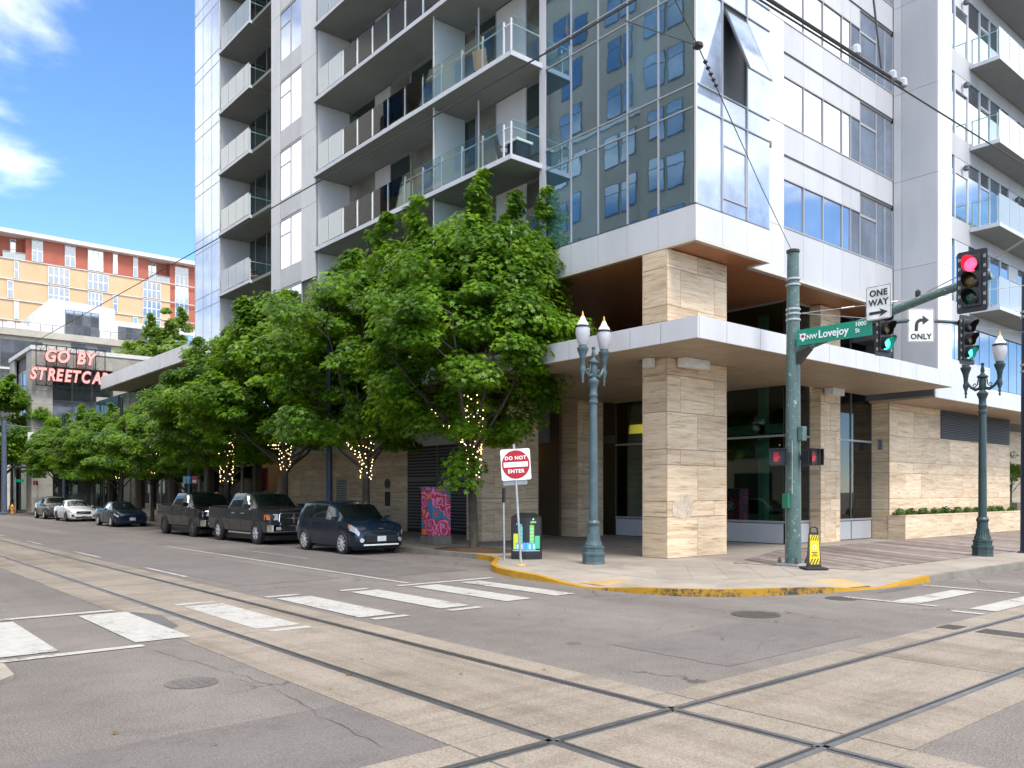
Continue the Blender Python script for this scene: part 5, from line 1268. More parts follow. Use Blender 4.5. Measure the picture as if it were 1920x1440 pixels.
def vehicle(name, label, cat, X0, Y0, st, paint, glass_side, shield, rear, wheels, rim, trackw, sc=1.045, nsp=5, rr=.66, seams=(), light=None, grille=None, extra=None, group='cars parked along the left kerb'):
    t = thing(name, (X0, Y0, 0), label, cat, group, local=True); t.scale = (sc,) * 3
    B = Body(st); L = st[-1][0]
    ys = sorted(set([s[0] for s in st] + [L * i / 44 for i in range(45)]))
    body = B.skin(ys).build('body', paint, t, 32)
    for sd in (1, -1):
        for (y0, y1, u0, u1, sk) in glass_side: B.patch(y0, y1, u0, u1, .006, 6, 3, sd, None, sk).build('side_window', CARGLASS, t, 40)
    B.across(*shield).build('windscreen', CARGLASS, t, 40)
    if rear: B.across(*rear).build('rear_window', CARGLASS, t, 40)
    for (y, r, w_) in wheels:
        for sd in (1, -1):
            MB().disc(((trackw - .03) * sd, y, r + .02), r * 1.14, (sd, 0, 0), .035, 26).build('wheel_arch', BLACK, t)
            wheel(t, (trackw - w_ * .5 + .035) * sd, y, r, w_, rim, sd, nsp, rr)
    for y, u0, u1 in seams:
        for sd in (1, -1):
            P = [B.pt(y, lerp(u0, u1, i / 6)) for i in range(7)]; MB().tube([(p.x * sd * 1.001 + .001 * sd, p.y, p.z) for p in P], .006, 4).build('door_gap', BLACK, t)
    if light:
        for sd in (1, -1):
            h = B.patch(*light, .01, 5, 3, sd).build('headlight', LENSC, t, 40)
    MB().box(-trackw + .1, trackw - .1, .25, L - .25, .16, .34).build('underbody', BLACK, t)
    if extra: extra(t, B)
    return t
def plate(t, x, y, z, m, w_=.31, h=.16):
    p = MB().box(x - w_ / 2, x + w_ / 2, y - .015, y, z - h / 2, z + h / 2).build('number_plate', m, t); 
    return p
def mirror(t, x, y, z, m, s=.1):
    for sd in (1, -1):
        o = MB().hull([(sd * x, y - .06, z), (sd * (x + 1.9 * s), y - .05, z), (sd * (x + 1.9 * s), y + .05, z), (sd * x, y + .06, z)], [(sd * x, y - .03, z + 1.2 * s), (sd * (x + 1.8 * s), y - .04, z + 1.25 * s), (sd * (x + 1.8 * s), y + .05, z + 1.25 * s), (sd * x, y + .05, z + 1.2 * s)]).build('mirror', m, t, 0, .015)
PBLUE = m_carpaint('paint_dark_blue', (.003, .010, .024), .0)
PGREY = m_carpaint('paint_graphite', (.022, .022, .025), .0)
PBLK = m_carpaint('paint_black', (.006, .006, .007), .0)
PNAVY = m_carpaint('paint_navy', (.006, .014, .038), .0)
PWHITE = m_carpaint('paint_white', (.72, .72, .74), .0)
PGRN = m_carpaint('paint_warm_grey', (.075, .07, .064), .2)
PLW = m_metal_paint('plate_white', (.55, .58, .60), .5); PLB = m_metal_paint('plate_blue', (.10, .20, .42), .5)

# --- dark blue boxy hatchback
SOUL = [(0, .36, .60, .66, .56, .58, .56, .46), (.03, .24, .68, .80, .74, .76, .72, .60), (.12, .21, .86, .96, .84, .86, .82, .70), (.36, .20, .95, 1.04, .88, .90, .86, .73), (.85, .20, 1.0, 1.09, .88, .90, .87, .74), (1.05, .20, 1.02, 1.13, .88, .90, .875, .73), (1.60, .20, 1.01, 1.55, .88, .90, .875, .71), (1.95, .20, 1.02, 1.62, .88, .90, .875, .73), (3.0, .20, 1.04, 1.64, .88, .905, .875, .73), (3.72, .22, 1.08, 1.62, .87, .90, .87, .715), (3.90, .24, 1.13, 1.55, .86, .89, .86, .69), (4.06, .28, 1.0, 1.08, .84, .87, .84, .66), (4.14, .42, .66, .70, .72, .74, .70, .5)]
def soul_x(t, B):
    g = MB().prism_y([(-.52, .40), (.52, .40), (.60, .47), (.56, .60), (-.56, .60), (-.60, .47)], -.025, .02).build('lower_grille', BLACK, t)
    MB().box(-.62, .62, -.04, .02, .285, .33).build('skid_strip', SIGNW, t, 0, .01)
    MB().box(-.36, .36, -.005, .03, .70, .755).build('grille', BLACK, t)
    plate(t, .0, -.03, .50, PLW); mirror(t, .88, 1.2, 1.04, PBLUE, .11)
    for sd in (1, -1):
        MB().disc((sd * .68, .01, .46), .07, (sd * .3, -1, 0), .03, 14).build('fog_lamp', LENSC, t); B.patch(.42, .50, 4.35, 4.9, .012, 2, 2, sd).build('indicator', AMBER, t)
        MB().box(sd * .52 - .02, sd * .52 + .02, 1.95, 3.45, 1.63, 1.66).build('roof_rail', BLACK, t)
        for y in (1.95, 2.85): MB().box(sd * .905 - .01, sd * .905 + .01, y, y + .16, .93, .955).build('door_handle', PBLUE, t)
    MB().prism_y([(-.10, .80), (.10, .80), (.07, .83), (-.07, .83)], -.0, .06).build('badge', CHROME, t)
vehicle('hatchback', 'dark blue boxy hatchback with alloy wheels, nearest parked car', 'car', 14.30, 23.45, SOUL, PBLUE, [(1.26, 2.0, 5.2, 6.75, .26), (2.06, 2.88, 5.2, 6.8, 0), (2.96, 3.62, 5.25, 6.7, 0)], (1.08, 1.57, 7.12, .008), (3.92, 4.04, 7.2, .008), [(.86, .35, .22), (3.43, .35, .22)], ALLOY, .90, 1.045, 9, .74,
        [(1.22, 2.2, 5.0), (2.02, 2.2, 5.0), (2.92, 2.2, 5)], (.04, .42, 4.05, 4.92), None, soul_x)
# --- pickup trucks
def truck(seed): return [(0, .52, 1.06, 1.10, .80, .82, .80, .66), (.04, .42, 1.14, 1.19, .92, .94, .91, .74), (.22, .40, 1.19, 1.26, .97, .985, .95, .78), (.8, .40, 1.22, 1.32, .98, 1.0, .97, .80), (1.38, .40, 1.24, 1.36, .98, 1.0, .97, .80), (2.05, .40, 1.27, 1.86, .98, 1.0, .96, .74), (2.4, .40, 1.28, 1.925, .98, 1.0, .96, .76), (3.45, .40, 1.30, 1.92, .98, 1.0, .96, .76), (3.66, .40, 1.31, 1.86, .98, 1.0, .96, .74), (3.78, .40, 1.31, 1.345, .98, 1.0, .97, .90), (3.90, .40, 1.31, 1.335, .98, 1.0, .97, .94), (5.72, .42, 1.33, 1.355, .98, 1.0, .97, .94), (5.80, .5, 1.28, 1.31, .95, .97, .95, .90)]
def truck_x(paint, chrome, amber, crosshair):
    def f(t, B):
        gr = MB().prism_y([(-.50, .78), (.50, .78), (.57, .86), (.55, 1.12), (.46, 1.16), (-.46, 1.16), (-.55, 1.12), (-.57, .86)], -.04, .03).build('grille', BLACK, t)
        fr_ = MB()
        if crosshair:
            fr_.tube([(-.50, -.045, .77), (.50, -.045, .77), (.57, -.045, .86), (.55, -.045, 1.12), (.46, -.045, 1.165), (-.46, -.045, 1.165), (-.55, -.045, 1.12), (-.57, -.045, .86), (-.50, -.045, .77)], .022, 6)
            fr_.box(-.56, .56, -.06, -.04, .955, .99); fr_.box(-.035, .035, -.062, -.04, .78, 1.16)
        else: fr_.box(-.5, .5, -.06, -.04, .95, .97)
        q = fr_.build('chrome_surround', CHROME if chrome else BLK, t)
        MB().prism_y([(-.06, .93), (.06, .93), (.05, 1.01), (-.05, 1.01)], -.075, -.055).build('badge', CHROME, t)
        bm = MB(); bm.hull([(-.98, .12, .47), (-.85, -.12, .47), (.85, -.12, .47), (.98, .12, .47)], [(-.98, .12, .74), (-.85, -.12, .74), (.85, -.12, .74), (.98, .12, .74)])
        b = bm.build('bumper', CHROME, t, 0, .03); MB().box(-.45, .45, -.135, -.11, .50, .68).build('intake', BLACK, b)
        for sd in (1, -1): MB().box(sd * .62 - .09, sd * .62 + .09, -.135, -.11, .55, .66).build('fog_lamp', LENSC, t)
        plate(t, .18, -.14, .60, PLB); mirror(t, .96, 1.62, 1.30, PGREY if crosshair else PBLK, .14)
        for sd in (1, -1):
            h = MB().hull([(sd * .60, -.035, .90), (sd * .93, .03, .90), (sd * .985, .30, .92), (sd * .70, .25, .9)], [(sd * .58, -.02, 1.13), (sd * .92, .05, 1.12), (sd * .97, .32, 1.12), (sd * .7, .25, 1.13)]).build('headlight', LENSC, t, 0, .02)
            if amber: MB().hull([(sd * .90, .015, .92), (sd * .955, .06, .92), (sd * .99, .31, .93), (sd * .92, .25, .93)], [(sd * .89, .035, 1.10), (sd * .945, .08, 1.10), (sd * .98, .325, 1.10), (sd * .92, .25, 1.1)]).build('indicator', AMBER, t)
            MB().box(sd * .985 - .03, sd * .985 + .03, 1.45, 3.6, .36, .42).build('side_step', CHROME if crosshair else BLK, t)
            for y in (2.25, 3.15): MB().box(sd * 1.0 - .015, sd * 1.0 + .015, y, y + .17, 1.10, 1.14).build('door_handle', CHROME if crosshair else BLK, t)
        MB().box(-.86, .86, 3.95, 5.68, 1.345, 1.365).build('bed_cover', BLK, t)
        MB().box(-.9, .9, 5.8, 5.95, .5, .68).build('rear_bumper', CHROME, t)
        B.patch(3.80, 3.83, 3, 5, .004, 1, 5, 1).build('bed_gap', BLACK, t); B.patch(3.80, 3.83, 3, 5, .004, 1, 5, -1).build('bed_gap', BLACK, t)
    return f
TW = [(.98, .42, .27), (4.62, .42, .27)]
TG = [(1.66, 2.40, 5.2, 6.75, .30), (2.48, 3.06, 5.2, 6.8, 0), (3.12, 3.5, 5.25, 6.7, -.02)]
vehicle('pickup_truck', 'graphite grey pickup truck with chrome crossbar grille and amber side lamp', 'truck', 14.36, 30.02, truck(0), PGREY, TG, (1.42, 2.02, 7.1, .008), (3.68, 3.77, 7.2, .008), TW, ALLOY, 1.0, 1.06, 6, .60, [(1.5, 2.2, 5), (2.44, 2.2, 5), (3.55, 2.2, 5)], None, None, truck_x(PGREY, True, True, True))
vehicle('pickup_truck', 'glossy black pickup truck with bright bumper and dark wheels', 'truck', 14.36, 37.05, truck(1), PBLK, TG, (1.42, 2.02, 7.1, .008), (3.68, 3.77, 7.2, .008), TW, ALLOYD, 1.0, 1.06, 6, .62, [(1.5, 2.2, 5), (2.44, 2.2, 5), (3.55, 2.2, 5)], None, None, truck_x(PBLK, False, False, False))
# --- sedans
SED = [(0, .30, .54, .58, .50, .52, .50, .40), (.03, .22, .62, .68, .72, .74, .70, .56), (.18, .19, .72, .78, .82, .84, .80, .66), (.6, .18, .80, .88, .86, .88, .84, .70), (1.05, .18, .88, .95, .88, .90, .86, .71), (1.42, .18, .92, 1.0, .88, .90, .86, .70), (2.2, .18, .95, 1.385, .88, .905, .85, .55), (2.65, .18, .96, 1.44, .88, .905, .85, .56), (3.25, .18, .97, 1.41, .88, .905, .85, .55), (3.95, .20, .99, 1.10, .87, .90, .84, .60), (4.45, .22, .98, 1.06, .85, .88, .82, .62), (4.68, .28, .86, .92, .78, .80, .76, .58), (4.74, .38, .62, .66, .64, .66, .62, .5)]
SG = [(1.75, 2.42, 5.2, 6.7, .42), (2.5, 3.2, 5.2, 6.75, 0), (3.27, 3.5, 5.3, 6.4, -.05)]
def sed_x(paint, bold):
    def f(t, B):
        if bold:
            MB().prism_y([(-.40, .52), (.40, .52), (.45, .60), (.42, .70), (-.42, .70), (-.45, .60)], -.03, .04).build('grille', BLACK, t); MB().tube([(-.36, -.035, .54), (.36, -.035, .69)], .012, 5).build('diagonal_bar', CHROME, t)
            for sd in (1, -1): MB().prism_y([(sd * .52, .32), (sd * .72, .36), (sd * .74, .50), (sd * .60, .46)], -.02, .1).build('side_intake', BLACK, t)
            MB().box(-.5, .5, -.02, .05, .26, .34).build('lower_intake', BLACK, t); plate(t, 0, -.03, .44, PLW, .3, .12)
        else:
            MB().box(-.5, .5, -.012, .05, .585, .625).build('grille', BLACK, t); MB().disc((0, .0, .61), .06, (0, -1, 0), .03, 16).build('badge', CHROME, t); MB().box(-.55, .55, -.015, .05, .26, .36).build('lower_intake', BLACK, t); plate(t, 0, -.02, .45, PLW)
        mirror(t, .86, 1.75, .95, paint, .085)
        for sd in (1, -1):
            for y in (2.2, 3.05): MB().box(sd * .9 - .012, sd * .9 + .012, y, y + .16, .86, .885).build('door_handle', paint, t)
    return f
SWL = [(.90, .325, .21), (3.62, .325, .21)]
vehicle('sedan', 'dark blue sedan with pale number plate, third in front of the pickups', 'car', 14.36, 50.95, SED, PNAVY, SG, (1.46, 2.16, 7.15, .008), (3.3, 3.9, 7.25, .008), SWL, ALLOY, .90, 1.03, 5, .68, [(1.55, 2.2, 5), (2.46, 2.2, 5), (3.3, 2.2, 5)], (.05, .55, 4.3, 4.95), None, sed_x(PNAVY, False))
vehicle('sedan', 'white sedan with black grille and diagonal bar', 'car', 14.36, 62.1, SED, PWHITE, SG, (1.46, 2.16, 7.15, .008), (3.3, 3.9, 7.25, .008), SWL, ALLOYD, .90, 1.03, 5, .68, [(1.55, 2.2, 5), (2.46, 2.2, 5), (3.3, 2.2, 5)], (.04, .40, 4.55, 4.97), None, sed_x(PWHITE, True))
SUV = [(0, .36, .72, .78, .56, .58, .56, .46), (.03, .28, .84, .90, .76, .78, .74, .60), (.18, .25, .92, 1.0, .86, .88, .84, .70), (.6, .24, 1.0, 1.07, .90, .92, .88, .73), (1.3, .24, 1.06, 1.15, .91, .93, .89, .73), (2.0, .24, 1.09, 1.56, .91, .93, .88, .60), (2.5, .24, 1.11, 1.63, .91, .93, .88, .62), (3.5, .24, 1.14, 1.61, .91, .93, .88, .61), (4.1, .26, 1.17, 1.46, .90, .92, .87, .57), (4.5, .30, 1.08, 1.14, .87, .89, .85, .62), (4.68, .45, .74, .78, .74, .76, .72, .55)]
vehicle('crossover', 'warm grey crossover, farthest car in the parked row', 'car', 14.40, 68.9, SUV, PGRN, [(1.55, 2.3, 5.2, 6.7, .38), (2.4, 3.2, 5.2, 6.75, 0), (3.3, 3.9, 5.3, 6.5, -.1)], (1.34, 1.96, 7.15, .008), (4.14, 4.45, 7.25, .008), [(.92, .36, .23), (3.72, .36, .23)], ALLOY, .93, 1.04, 5, .68, [(1.5, 2.2, 5), (2.35, 2.2, 5), (3.25, 2.2, 5)], (.05, .45, 4.4, 4.95), None, sed_x(PGRN, True))

# ------------------------------------------------------------------ street furniture
RT = Vector((.76221, -.64733, 0)); UPV = Vector((0, 0, 1)); TOCAM = Vector((-.64733, -.76221, 0))
def oq(c, r, u, w_, h, th, mb=None, rad=0):
    """upright board centred at c, facing r x u"""
    m = mb or MB(); c = Vector(c); r = Vector(r).normalized(); u = Vector(u).normalized(); n = r.cross(u)
    if rad:
        pts = []
        for sx, sy, a0 in ((1, 1, 0), (-1, 1, 90), (-1, -1, 180), (1, -1, 270)):
            for k in range(5): a = R(a0 + k * 22.5); pts.append((sx * (w_ / 2 - rad) + rad * math.cos(a), sy * (h / 2 - rad) + rad * math.sin(a)))
    else: pts = [(-w_ / 2, -h / 2), (w_ / 2, -h / 2), (w_ / 2, h / 2), (-w_ / 2, h / 2)]
    f = [c + r * x + u * y for x, y in pts]
    return m.hull([p - n * th for p in f], f)
def poly_on(c, r, u, pts, th=.004):
    c = Vector(c); r = Vector(r).normalized(); u = Vector(u).normalized(); n = r.cross(u); f = [c + r * x + u * y for x, y in pts]
    return MB().hull(f, [p + n * th for p in f])
LETK = mat('sign_black', (.015, .015, .016), .5); LETW = mat('sign_lettering_white', (.80, .80, .78), .5)
# --- traffic signal pole with mast arm
PX_, PY_ = 19.38, 11.61
tp = thing('traffic_pole', (PX_, PY_, .15), 'weathered green traffic pole with mast arm at the corner', 'pole')
pm = MB().lathe([(.205, .0), (.200, .9), (.185, 3.5), (.165, 6.0), (.145, 8.0), (.145, 8.05)], 12, (PX_, PY_, .17)); pm.build('shaft', GREEN, tp, 50)
MB().lathe([(.15, 8.05), (.17, 8.07), (.17, 8.13), (.10, 8.16)], 12, (PX_, PY_, .15)).build('cap', BLK, tp)
MB().box(PX_ - .30, PX_ + .30, PY_ - .30, PY_ + .30, .15, .21).build('base_plate', GALV, tp, 0, .01)
for a in (-1, 1):
    for b in (-1, 1): MB().lathe([(.05, 0), (.05, .08), (.03, .085), (.03, .15)], 8, (PX_ + a * .24, PY_ + b * .24, .21)).build('anchor_bolt', IRON, tp)
for z in (6.45, 6.6, 6.72, 7.35, 7.5): MB().lathe([(.165, 0), (.185, .01), (.185, .05), (.165, .06)], 12, (PX_, PY_, z)).build('band', GALV, tp)
arm = MB().tube([(PX_, PY_ - .1, 5.68), (PX_, 11.0, 5.82), (PX_, 9.5, 6.18), (PX_, 8.0, 6.52), (PX_, 6.9, 6.70)], [.125, .12, .105, .095, .085], 10).build('mast_arm', GREEN, tp, 50)
MB().prism_x([(PY_ - .14, 5.30), (PY_ - .14, 5.95), (PY_ - .60, 5.98), (PY_ - .50, 5.66)], PX_ - .10, PX_ + .10).build('arm_bracket', BLK, tp)
MB().tube([(PX_ + .1, PY_ - .1, 6.05), (PX_ + .45, 10.7, 6.16), (PX_ + .95, 9.9, 6.25), (21.5, 9.4, 6.42), (24.9, 9.4, 6.78)], [.06, .06, .055, .05, .045], 8).build('second_arm', TEALD, tp, 50)
MB().box(PX_ - .10, PX_ + .10, PY_ - .33, PY_ - .19, 3.35, 3.72).build('junction_box', GREEN, tp, 0, .015)
MB().box(PX_ - .33, PX_ - .19, PY_ - .05, PY_ + .12, 1.62, 2.0).build('cabinet_box', mat('box_green', (.01, .12, .06), .4), tp, 0, .015)
MB().tube([(PX_ - .21, PY_ - .1, 3.35), (PX_ - .21, PY_ - .1, 2.0)], .012, 6).build('conduit', GALV, tp)
MB().lathe([(.05, 0), (.06, .02), (.06, .12), (.03, .16)], 10, (PX_, 8.45, 6.52)).build('arm_sensor', BLK, tp)
# --- street name sign
sx_ = PX_ - .17
ns = thing('street_name_sign', (sx_, 10.4, 5.98), 'green street name sign reading NW Lovejoy St 1000 on the mast arm', 'sign')
LF = (0, -1, 0)
oq((sx_, 10.43, 5.965), LF, UPV, 1.96, .40, .02, rad=.0).build('blade', SIGNG, ns)
text('lettering', 'Lovejoy', LETW, ns, (sx_ - .006, 10.42, 5.965), LF, UPV, .27, bold=.004, wscale=.92); text('lettering', 'NW', LETW, ns, (sx_ - .006, 10.99, 5.94), LF, UPV, .155, bold=.003)
text('lettering', '1000', LETW, ns, (sx_ - .006, 9.72, 6.07), LF, UPV, .145, bold=.002); text('lettering', 'St', LETW, ns, (sx_ - .006, 9.80, 5.92), LF, UPV, .145, bold=.002)
poly_on((sx_ - .001, 11.24, 5.965), LF, UPV, [(-.07, .06), (-.10, .10), (-.02, .08), (.03, .10), (.10, .07), (.06, 0), (.08, -.05), (0, -.12), (-.04, -.05), (-.08, -.04)]).build('emblem', LETW, ns)
poly_on((sx_ - .006, 11.235, 5.985), LF, UPV, [(.045 * math.cos(k * .785), .04 * math.sin(k * .785)) for k in range(8)]).build('emblem_rose', SIGNR, ns)
MB().box(sx_ + .02, PX_ - .02, 10.3, 10.36, 5.9, 6.06).build('clamp', GALV, ns)
# --- one way sign
ow = thing('one_way_sign', (PX_ - .2, 9.27, 6.5), 'white ONE WAY sign with black arrow on the mast arm', 'sign')
c = Vector((PX_ - .21, 9.27, 6.50)); oq(c, LF, UPV, .60, .80, .012, rad=.04).build('board', SIGNW, ow)
text('lettering', 'ONE', LETK, ow, c + Vector((-.006, 0, .22)), LF, UPV, .205, bold=.006, wscale=.95, space=1.08); text('lettering', 'WAY', LETK, ow, c + Vector((-.006, 0, .0)), LF, UPV, .205, bold=.006, wscale=.95, space=1.08)
poly_on(c + Vector((-.001, 0, -.24)), LF, UPV, [(-.22, -.035), (.06, -.035), (.02, -.10), (.22, 0), (.02, .10), (.06, .035), (-.22, .035)]).build('arrow', LETK, ow)
bd = MB()
for a, b, w_, h in ((0, .385, .56, .008), (0, -.385, .56, .008), (.285, 0, .008, .75), (-.285, 0, .008, .75)): oq(c + Vector((-.003, -a, b)), LF, UPV, w_, h, .003, bd)
bd.build('border', LETK, ow)
MB().box(PX_ - .2, PX_ - .08, 9.24, 9.30, 6.15, 6.4).build('clamp', GALV, ow)
# --- right turn only sign
ro = thing('turn_only_sign', (21.5, 9.35, 6.3), 'white right-turn ONLY sign hanging from the second arm', 'sign')
c = Vector((21.45, 9.28, 6.26)); oq(c, RT, UPV, .66, .84, .012, rad=.04).build('board', SIGNW, ro)
text('lettering', 'ONLY', LETK, ro, c + TOCAM * .006 + Vector((0, 0, -.29)), RT, UPV, .19, bold=.005, space=1.05)
ar = [(-.16, -.15)]; 
ar += [(-.16 + .0, .0)] + [(-.16 + .17 * (1 - math.cos(R(k))), .0 + .17 * math.sin(R(k))) for k in (25, 50, 75, 90)] + [(.04, .17), (.04, .25), (.20, .13), (.04, .01), (.04, .09)] + [(-.08 + .09 * (1 - math.cos(R(k))), .0 + .09 * math.sin(R(k))) for k in (90, 60, 30)] + [(-.08, -.15)]
poly_on(c + TOCAM * .001, RT, UPV, ar).build('arrow', LETK, ro)
bd = MB()
for a, b, w_, h in ((0, .405, .61, .008), (0, -.405, .61, .008), (.315, 0, .008, .79), (-.315, 0, .008, .79)): oq(c + TOCAM * .003 + RT * a + Vector((0, 0, b)), RT, UPV, w_, h, .003, bd)
bd.build('border', LETK, ro); MB().box(21.42, 21.5, 9.3, 9.4, 6.3, 6.5).build('clamp', GALV, ro)
# --- traffic signals
LR = mat('lens_red_lit', (.5, .01, .02), .3, emit=(1, .02, .05), estr=4.5); LG = mat('lens_green_lit', (.0, .3, .25), .3, emit=(.05, .95, .75), estr=2.2)
LRo = mat('lens_red_off', (.05, .008, .008), .2); LYo = mat('lens_amber_off', (.10, .06, .005), .2); LGo = mat('lens_green_off', (.0, .035, .022), .2)
def signal(loc, rz, lit, label, slots=True):
    t = thing('traffic_signal', loc, label, 'traffic light', 'traffic signals over the crossing', local=True, rz=rz)
    bp = oq((0, .02, 0), (1, 0, 0), UPV, .62, 1.34, .012, rad=.05).build('backplate', BLACK, t)
    if slots:
        s_ = MB()
        for sd in (-1, 1):
            for k in range(6): oq((sd * .265, .007, -.5 + k * .2), (1, 0, 0), UPV, .022, .075, .002, s_); oq((sd * .235, .007, -.5 + k * .2), (1, 0, 0), UPV, .012, .06, .002, s_)
        s_.build('vent_slots', GALV, t)
    MB().box(-.185, .185, -.02, .17, -.56, .56).build('housing', BLK, t, 0, .02)
    for i, (z, on, off_) in enumerate(((.355, LR, LRo), (0, None, LYo), (-.355, LG, LGo))):
        m = on if lit == i else off_
        MB().lathe([(.15, 0), (.13, .035), (.08, .055), (.0, .06)], 18, (0, 0, 0), False).build('tmp', m)
        o = bpy.data.objects['tmp']; o.name = 'lens'; o.rotation_euler = (R(90), 0, 0); o.parent = t; o.location = (0, -.05, z); ORG[o.name] = Vector((0, -.05, z))
        v = MB(); n = 20; r = .165
        for k in range(n):
            a0, a1 = R(-60 + 300 * k / n), R(-60 + 300 * (k + 1) / n)
            l0 = .06 + .17 * max(0, math.sin(a0)) + .06; l1 = .06 + .17 * max(0, math.sin(a1)) + .06
            q = lambda a, rr, y: (rr * math.cos(a), y, z + rr * math.sin(a))
            v.hull([q(a0, r, -.02), q(a1, r, -.02), q(a1, r, -.02 - l1), q(a0, r, -.02 - l0)], [q(a0, r - .008, -.02), q(a1, r - .008, -.02), q(a1, r - .008, -.02 - l1), q(a0, r - .008, -.02 - l0)])
        v.build('visor', BLK, t)
    MB().box(-.05, .05, .12, .22, -.05, .12).build('mount', BLK, t)
    return t
signal((PX_ - .22, 7.22, 6.60), R(-90), 0, 'large black traffic signal showing red at the end of the mast arm')
signal((20.30, 9.66, 6.07), R(-14), 2, 'black traffic signal showing green, half hidden below the one way sign')
signal((24.15, 9.2, 6.20), R(-14), 2, 'black traffic signal showing green in front of the dark lamp post')
# --- pedestrian signals on the pole
def pedsig(loc, rz, label):
    t = thing('pedestrian_signal', loc, label, 'traffic light', 'walk signals on the green pole', local=True, rz=rz)
    MB().box(-.21, .21, -.13, .13, -.21, .21).build('housing', BLK, t, 0, .02); MB().box(-.18, .18, -.135, -.13, -.18, .18).build('screen', BLACK, t)
    h = mat('hand_red', (.4, .01, .02), .4, emit=(1, .03, .03), estr=.04)
    p = MB(); oq((-.05, -.14, -.04), (1, 0, 0), UPV, .12, .14, .003, p)
    for k in range(4): oq((-.095 + k * .03, -.14, .075), (1, 0, 0), UPV, .02, .10, .003, p)
    oq((.03, -.14, .0), (1, 0, .4), (-.4, 0, 1), .03, .08, .003, p); p.build('hand_symbol', h, t)
    v = MB(); v.box(-.21, .21, -.26, -.13, .20, .215); v.box(-.215, -.20, -.24, -.13, -.2, .2); v.box(.20, .215, -.24, -.13, -.2, .2); v.build('visor', BLK, t)
    MB().box(-.04, .04, .1, .3, -.06, .06).build('bracket', GALV, t)
pedsig((PX_ - .44, PY_ + .16, 2.93), R(-58), 'walk signal with dim red hand on the street side of the green pole')
pedsig((PX_ + .12, PY_ - .42, 2.93), R(-12), 'walk signal with dim red hand on the right of the green pole')
# --- navy pole at the right edge
np_ = thing('street_pole', (28.95, 9.25, .15), 'thick navy steel pole cut off by the right picture edge', 'pole')
MB().lathe([(.24, 0), (.23, .05), (.21, 4), (.19, 8.7), (.10, 8.75)], 16, (28.95, 9.25, .15)).build('shaft', NAVY, np_, 50)
for z in (7.45, 7.6, 5.75, 5.95): MB().lathe([(.205, 0), (.235, .01), (.235, .07), (.205, .08)], 16, (28.95, 9.25, z)).build('band', GALV, np_)
MB().lathe([(.3, 0), (.3, .03), (.25, .05)], 16, (28.95, 9.25, .15)).build('base', NAVY, np_)
# --- twin lamp posts
def twin_lamp(loc, rz, m, label, sc=1.0, sep=.46):
    t = thing('twin_lamp', loc, label, 'street lamp', 'ornate twin lamp posts', local=True, rz=rz); t.scale = (sc,) * 3
    b = MB().lathe([(.31, 0), (.315, .03), (.30, .05), (.30, .22), (.32, .24), (.32, .30), (.27, .33), (.27, .42), (.29, .44), (.29, .47), (.22, .50)], 8); b.build('base', m, t, 30)
    f = MB().lathe([(.23, .50), (.175, .62), (.155, .80), (.15, 1.02), (.17, 1.04), (.175, 1.10), (.15, 1.13), (.135, 1.17)], 16); f.build('flare', m, t, 40)
    fl = MB()
    for k in range(16): a = 2 * math.pi * k / 16; fl.tube([(.225 * math.cos(a), .225 * math.sin(a), .52), (.176 * math.cos(a), .176 * math.sin(a), .64), (.156 * math.cos(a), .156 * math.sin(a), .82)], .014, 4)
    fl.build('fluting', m, t)
    MB().lathe([(.118, 1.15), (.112, 2.5), (.100, 4.25), (.098, 4.28), (.125, 4.30), (.125, 4.36), (.105, 4.38), (.105, 4.48), (.12, 4.50), (.12, 4.53), (.10, 4.56), (.10, 4.72), (.145, 4.84), (.155, 4.86), (.155, 4.90), (.09, 4.96), (.07, 5.0)], 16).build('shaft', m, t, 40)
    MB().lathe([(.07, 4.98), (.10, 5.04), (.10, 5.28), (.085, 5.34), (.15, 5.37), (.155, 5.41), (.08, 5.46), (.045, 5.52), (.06, 5.58), (.045, 5.68), (.03, 5.72), (.05, 5.76), (.045, 5.80), (.01, 5.82)], 14).build('finial', m, t, 40)
    for sd in (-1, 1):
        x = sep * sd
        MB().tube([(.08 * sd, 0, 5.05), (.20 * sd, 0, 5.02), (.33 * sd, 0, 5.10), (x * .93, 0, 5.26), (x, 0, 5.36)], [.05, .05, .042, .04, .045], 8).build('arm', m, t, 50)
        MB().tube([(.11 * sd, 0, 5.40), (.15 * sd, 0, 5.16), (.23 * sd, 0, 5.09), (.27 * sd, 0, 5.16), (.22 * sd, 0, 5.21), (.19 * sd, 0, 5.17)], .018, 6).build('scroll', m, t, 50)
        cup = MB().lathe([(.008, 4.78), (.035, 4.82), (.02, 4.87), (.045, 4.93), (.03, 4.98), (.075, 5.12), (.08, 5.2), (.055, 5.26), (.065, 5.30), (.065, 5.42), (.08, 5.44), (.08, 5.5), (.14, 5.66), (.15, 5.68), (.15, 5.73), (.11, 5.75), (.11, 5.80)], 14, (x, 0, 0)); cup.build('lamp_cup', m, t, 40)
        g = MB().lathe([(.105, 5.80), (.15, 5.90), (.19, 6.08), (.195, 6.20), (.185, 6.26)], 18, (x, 0, 0), False).build('globe', GFROST, t, 60)
        MB().lathe([(.20, 6.26), (.205, 6.28), (.20, 6.31), (.15, 6.32)], 18, (x, 0, 0)).build('ring', BLK, t, 40)
        MB().lathe([(.16, 6.32), (.145, 6.38), (.11, 6.42), (.085, 6.46), (.06, 6.53), (.04, 6.56)], 18, (x, 0, 0)).build('globe_cap', SIGNW, t, 60)
        MB().lathe([(.03, 6.55), (.042, 6.58), (.02, 6.61), (.028, 6.64), (.004, 6.70)], 10, (x, 0, 0)).build('gold_tip', GOLD, t, 60)
    return t
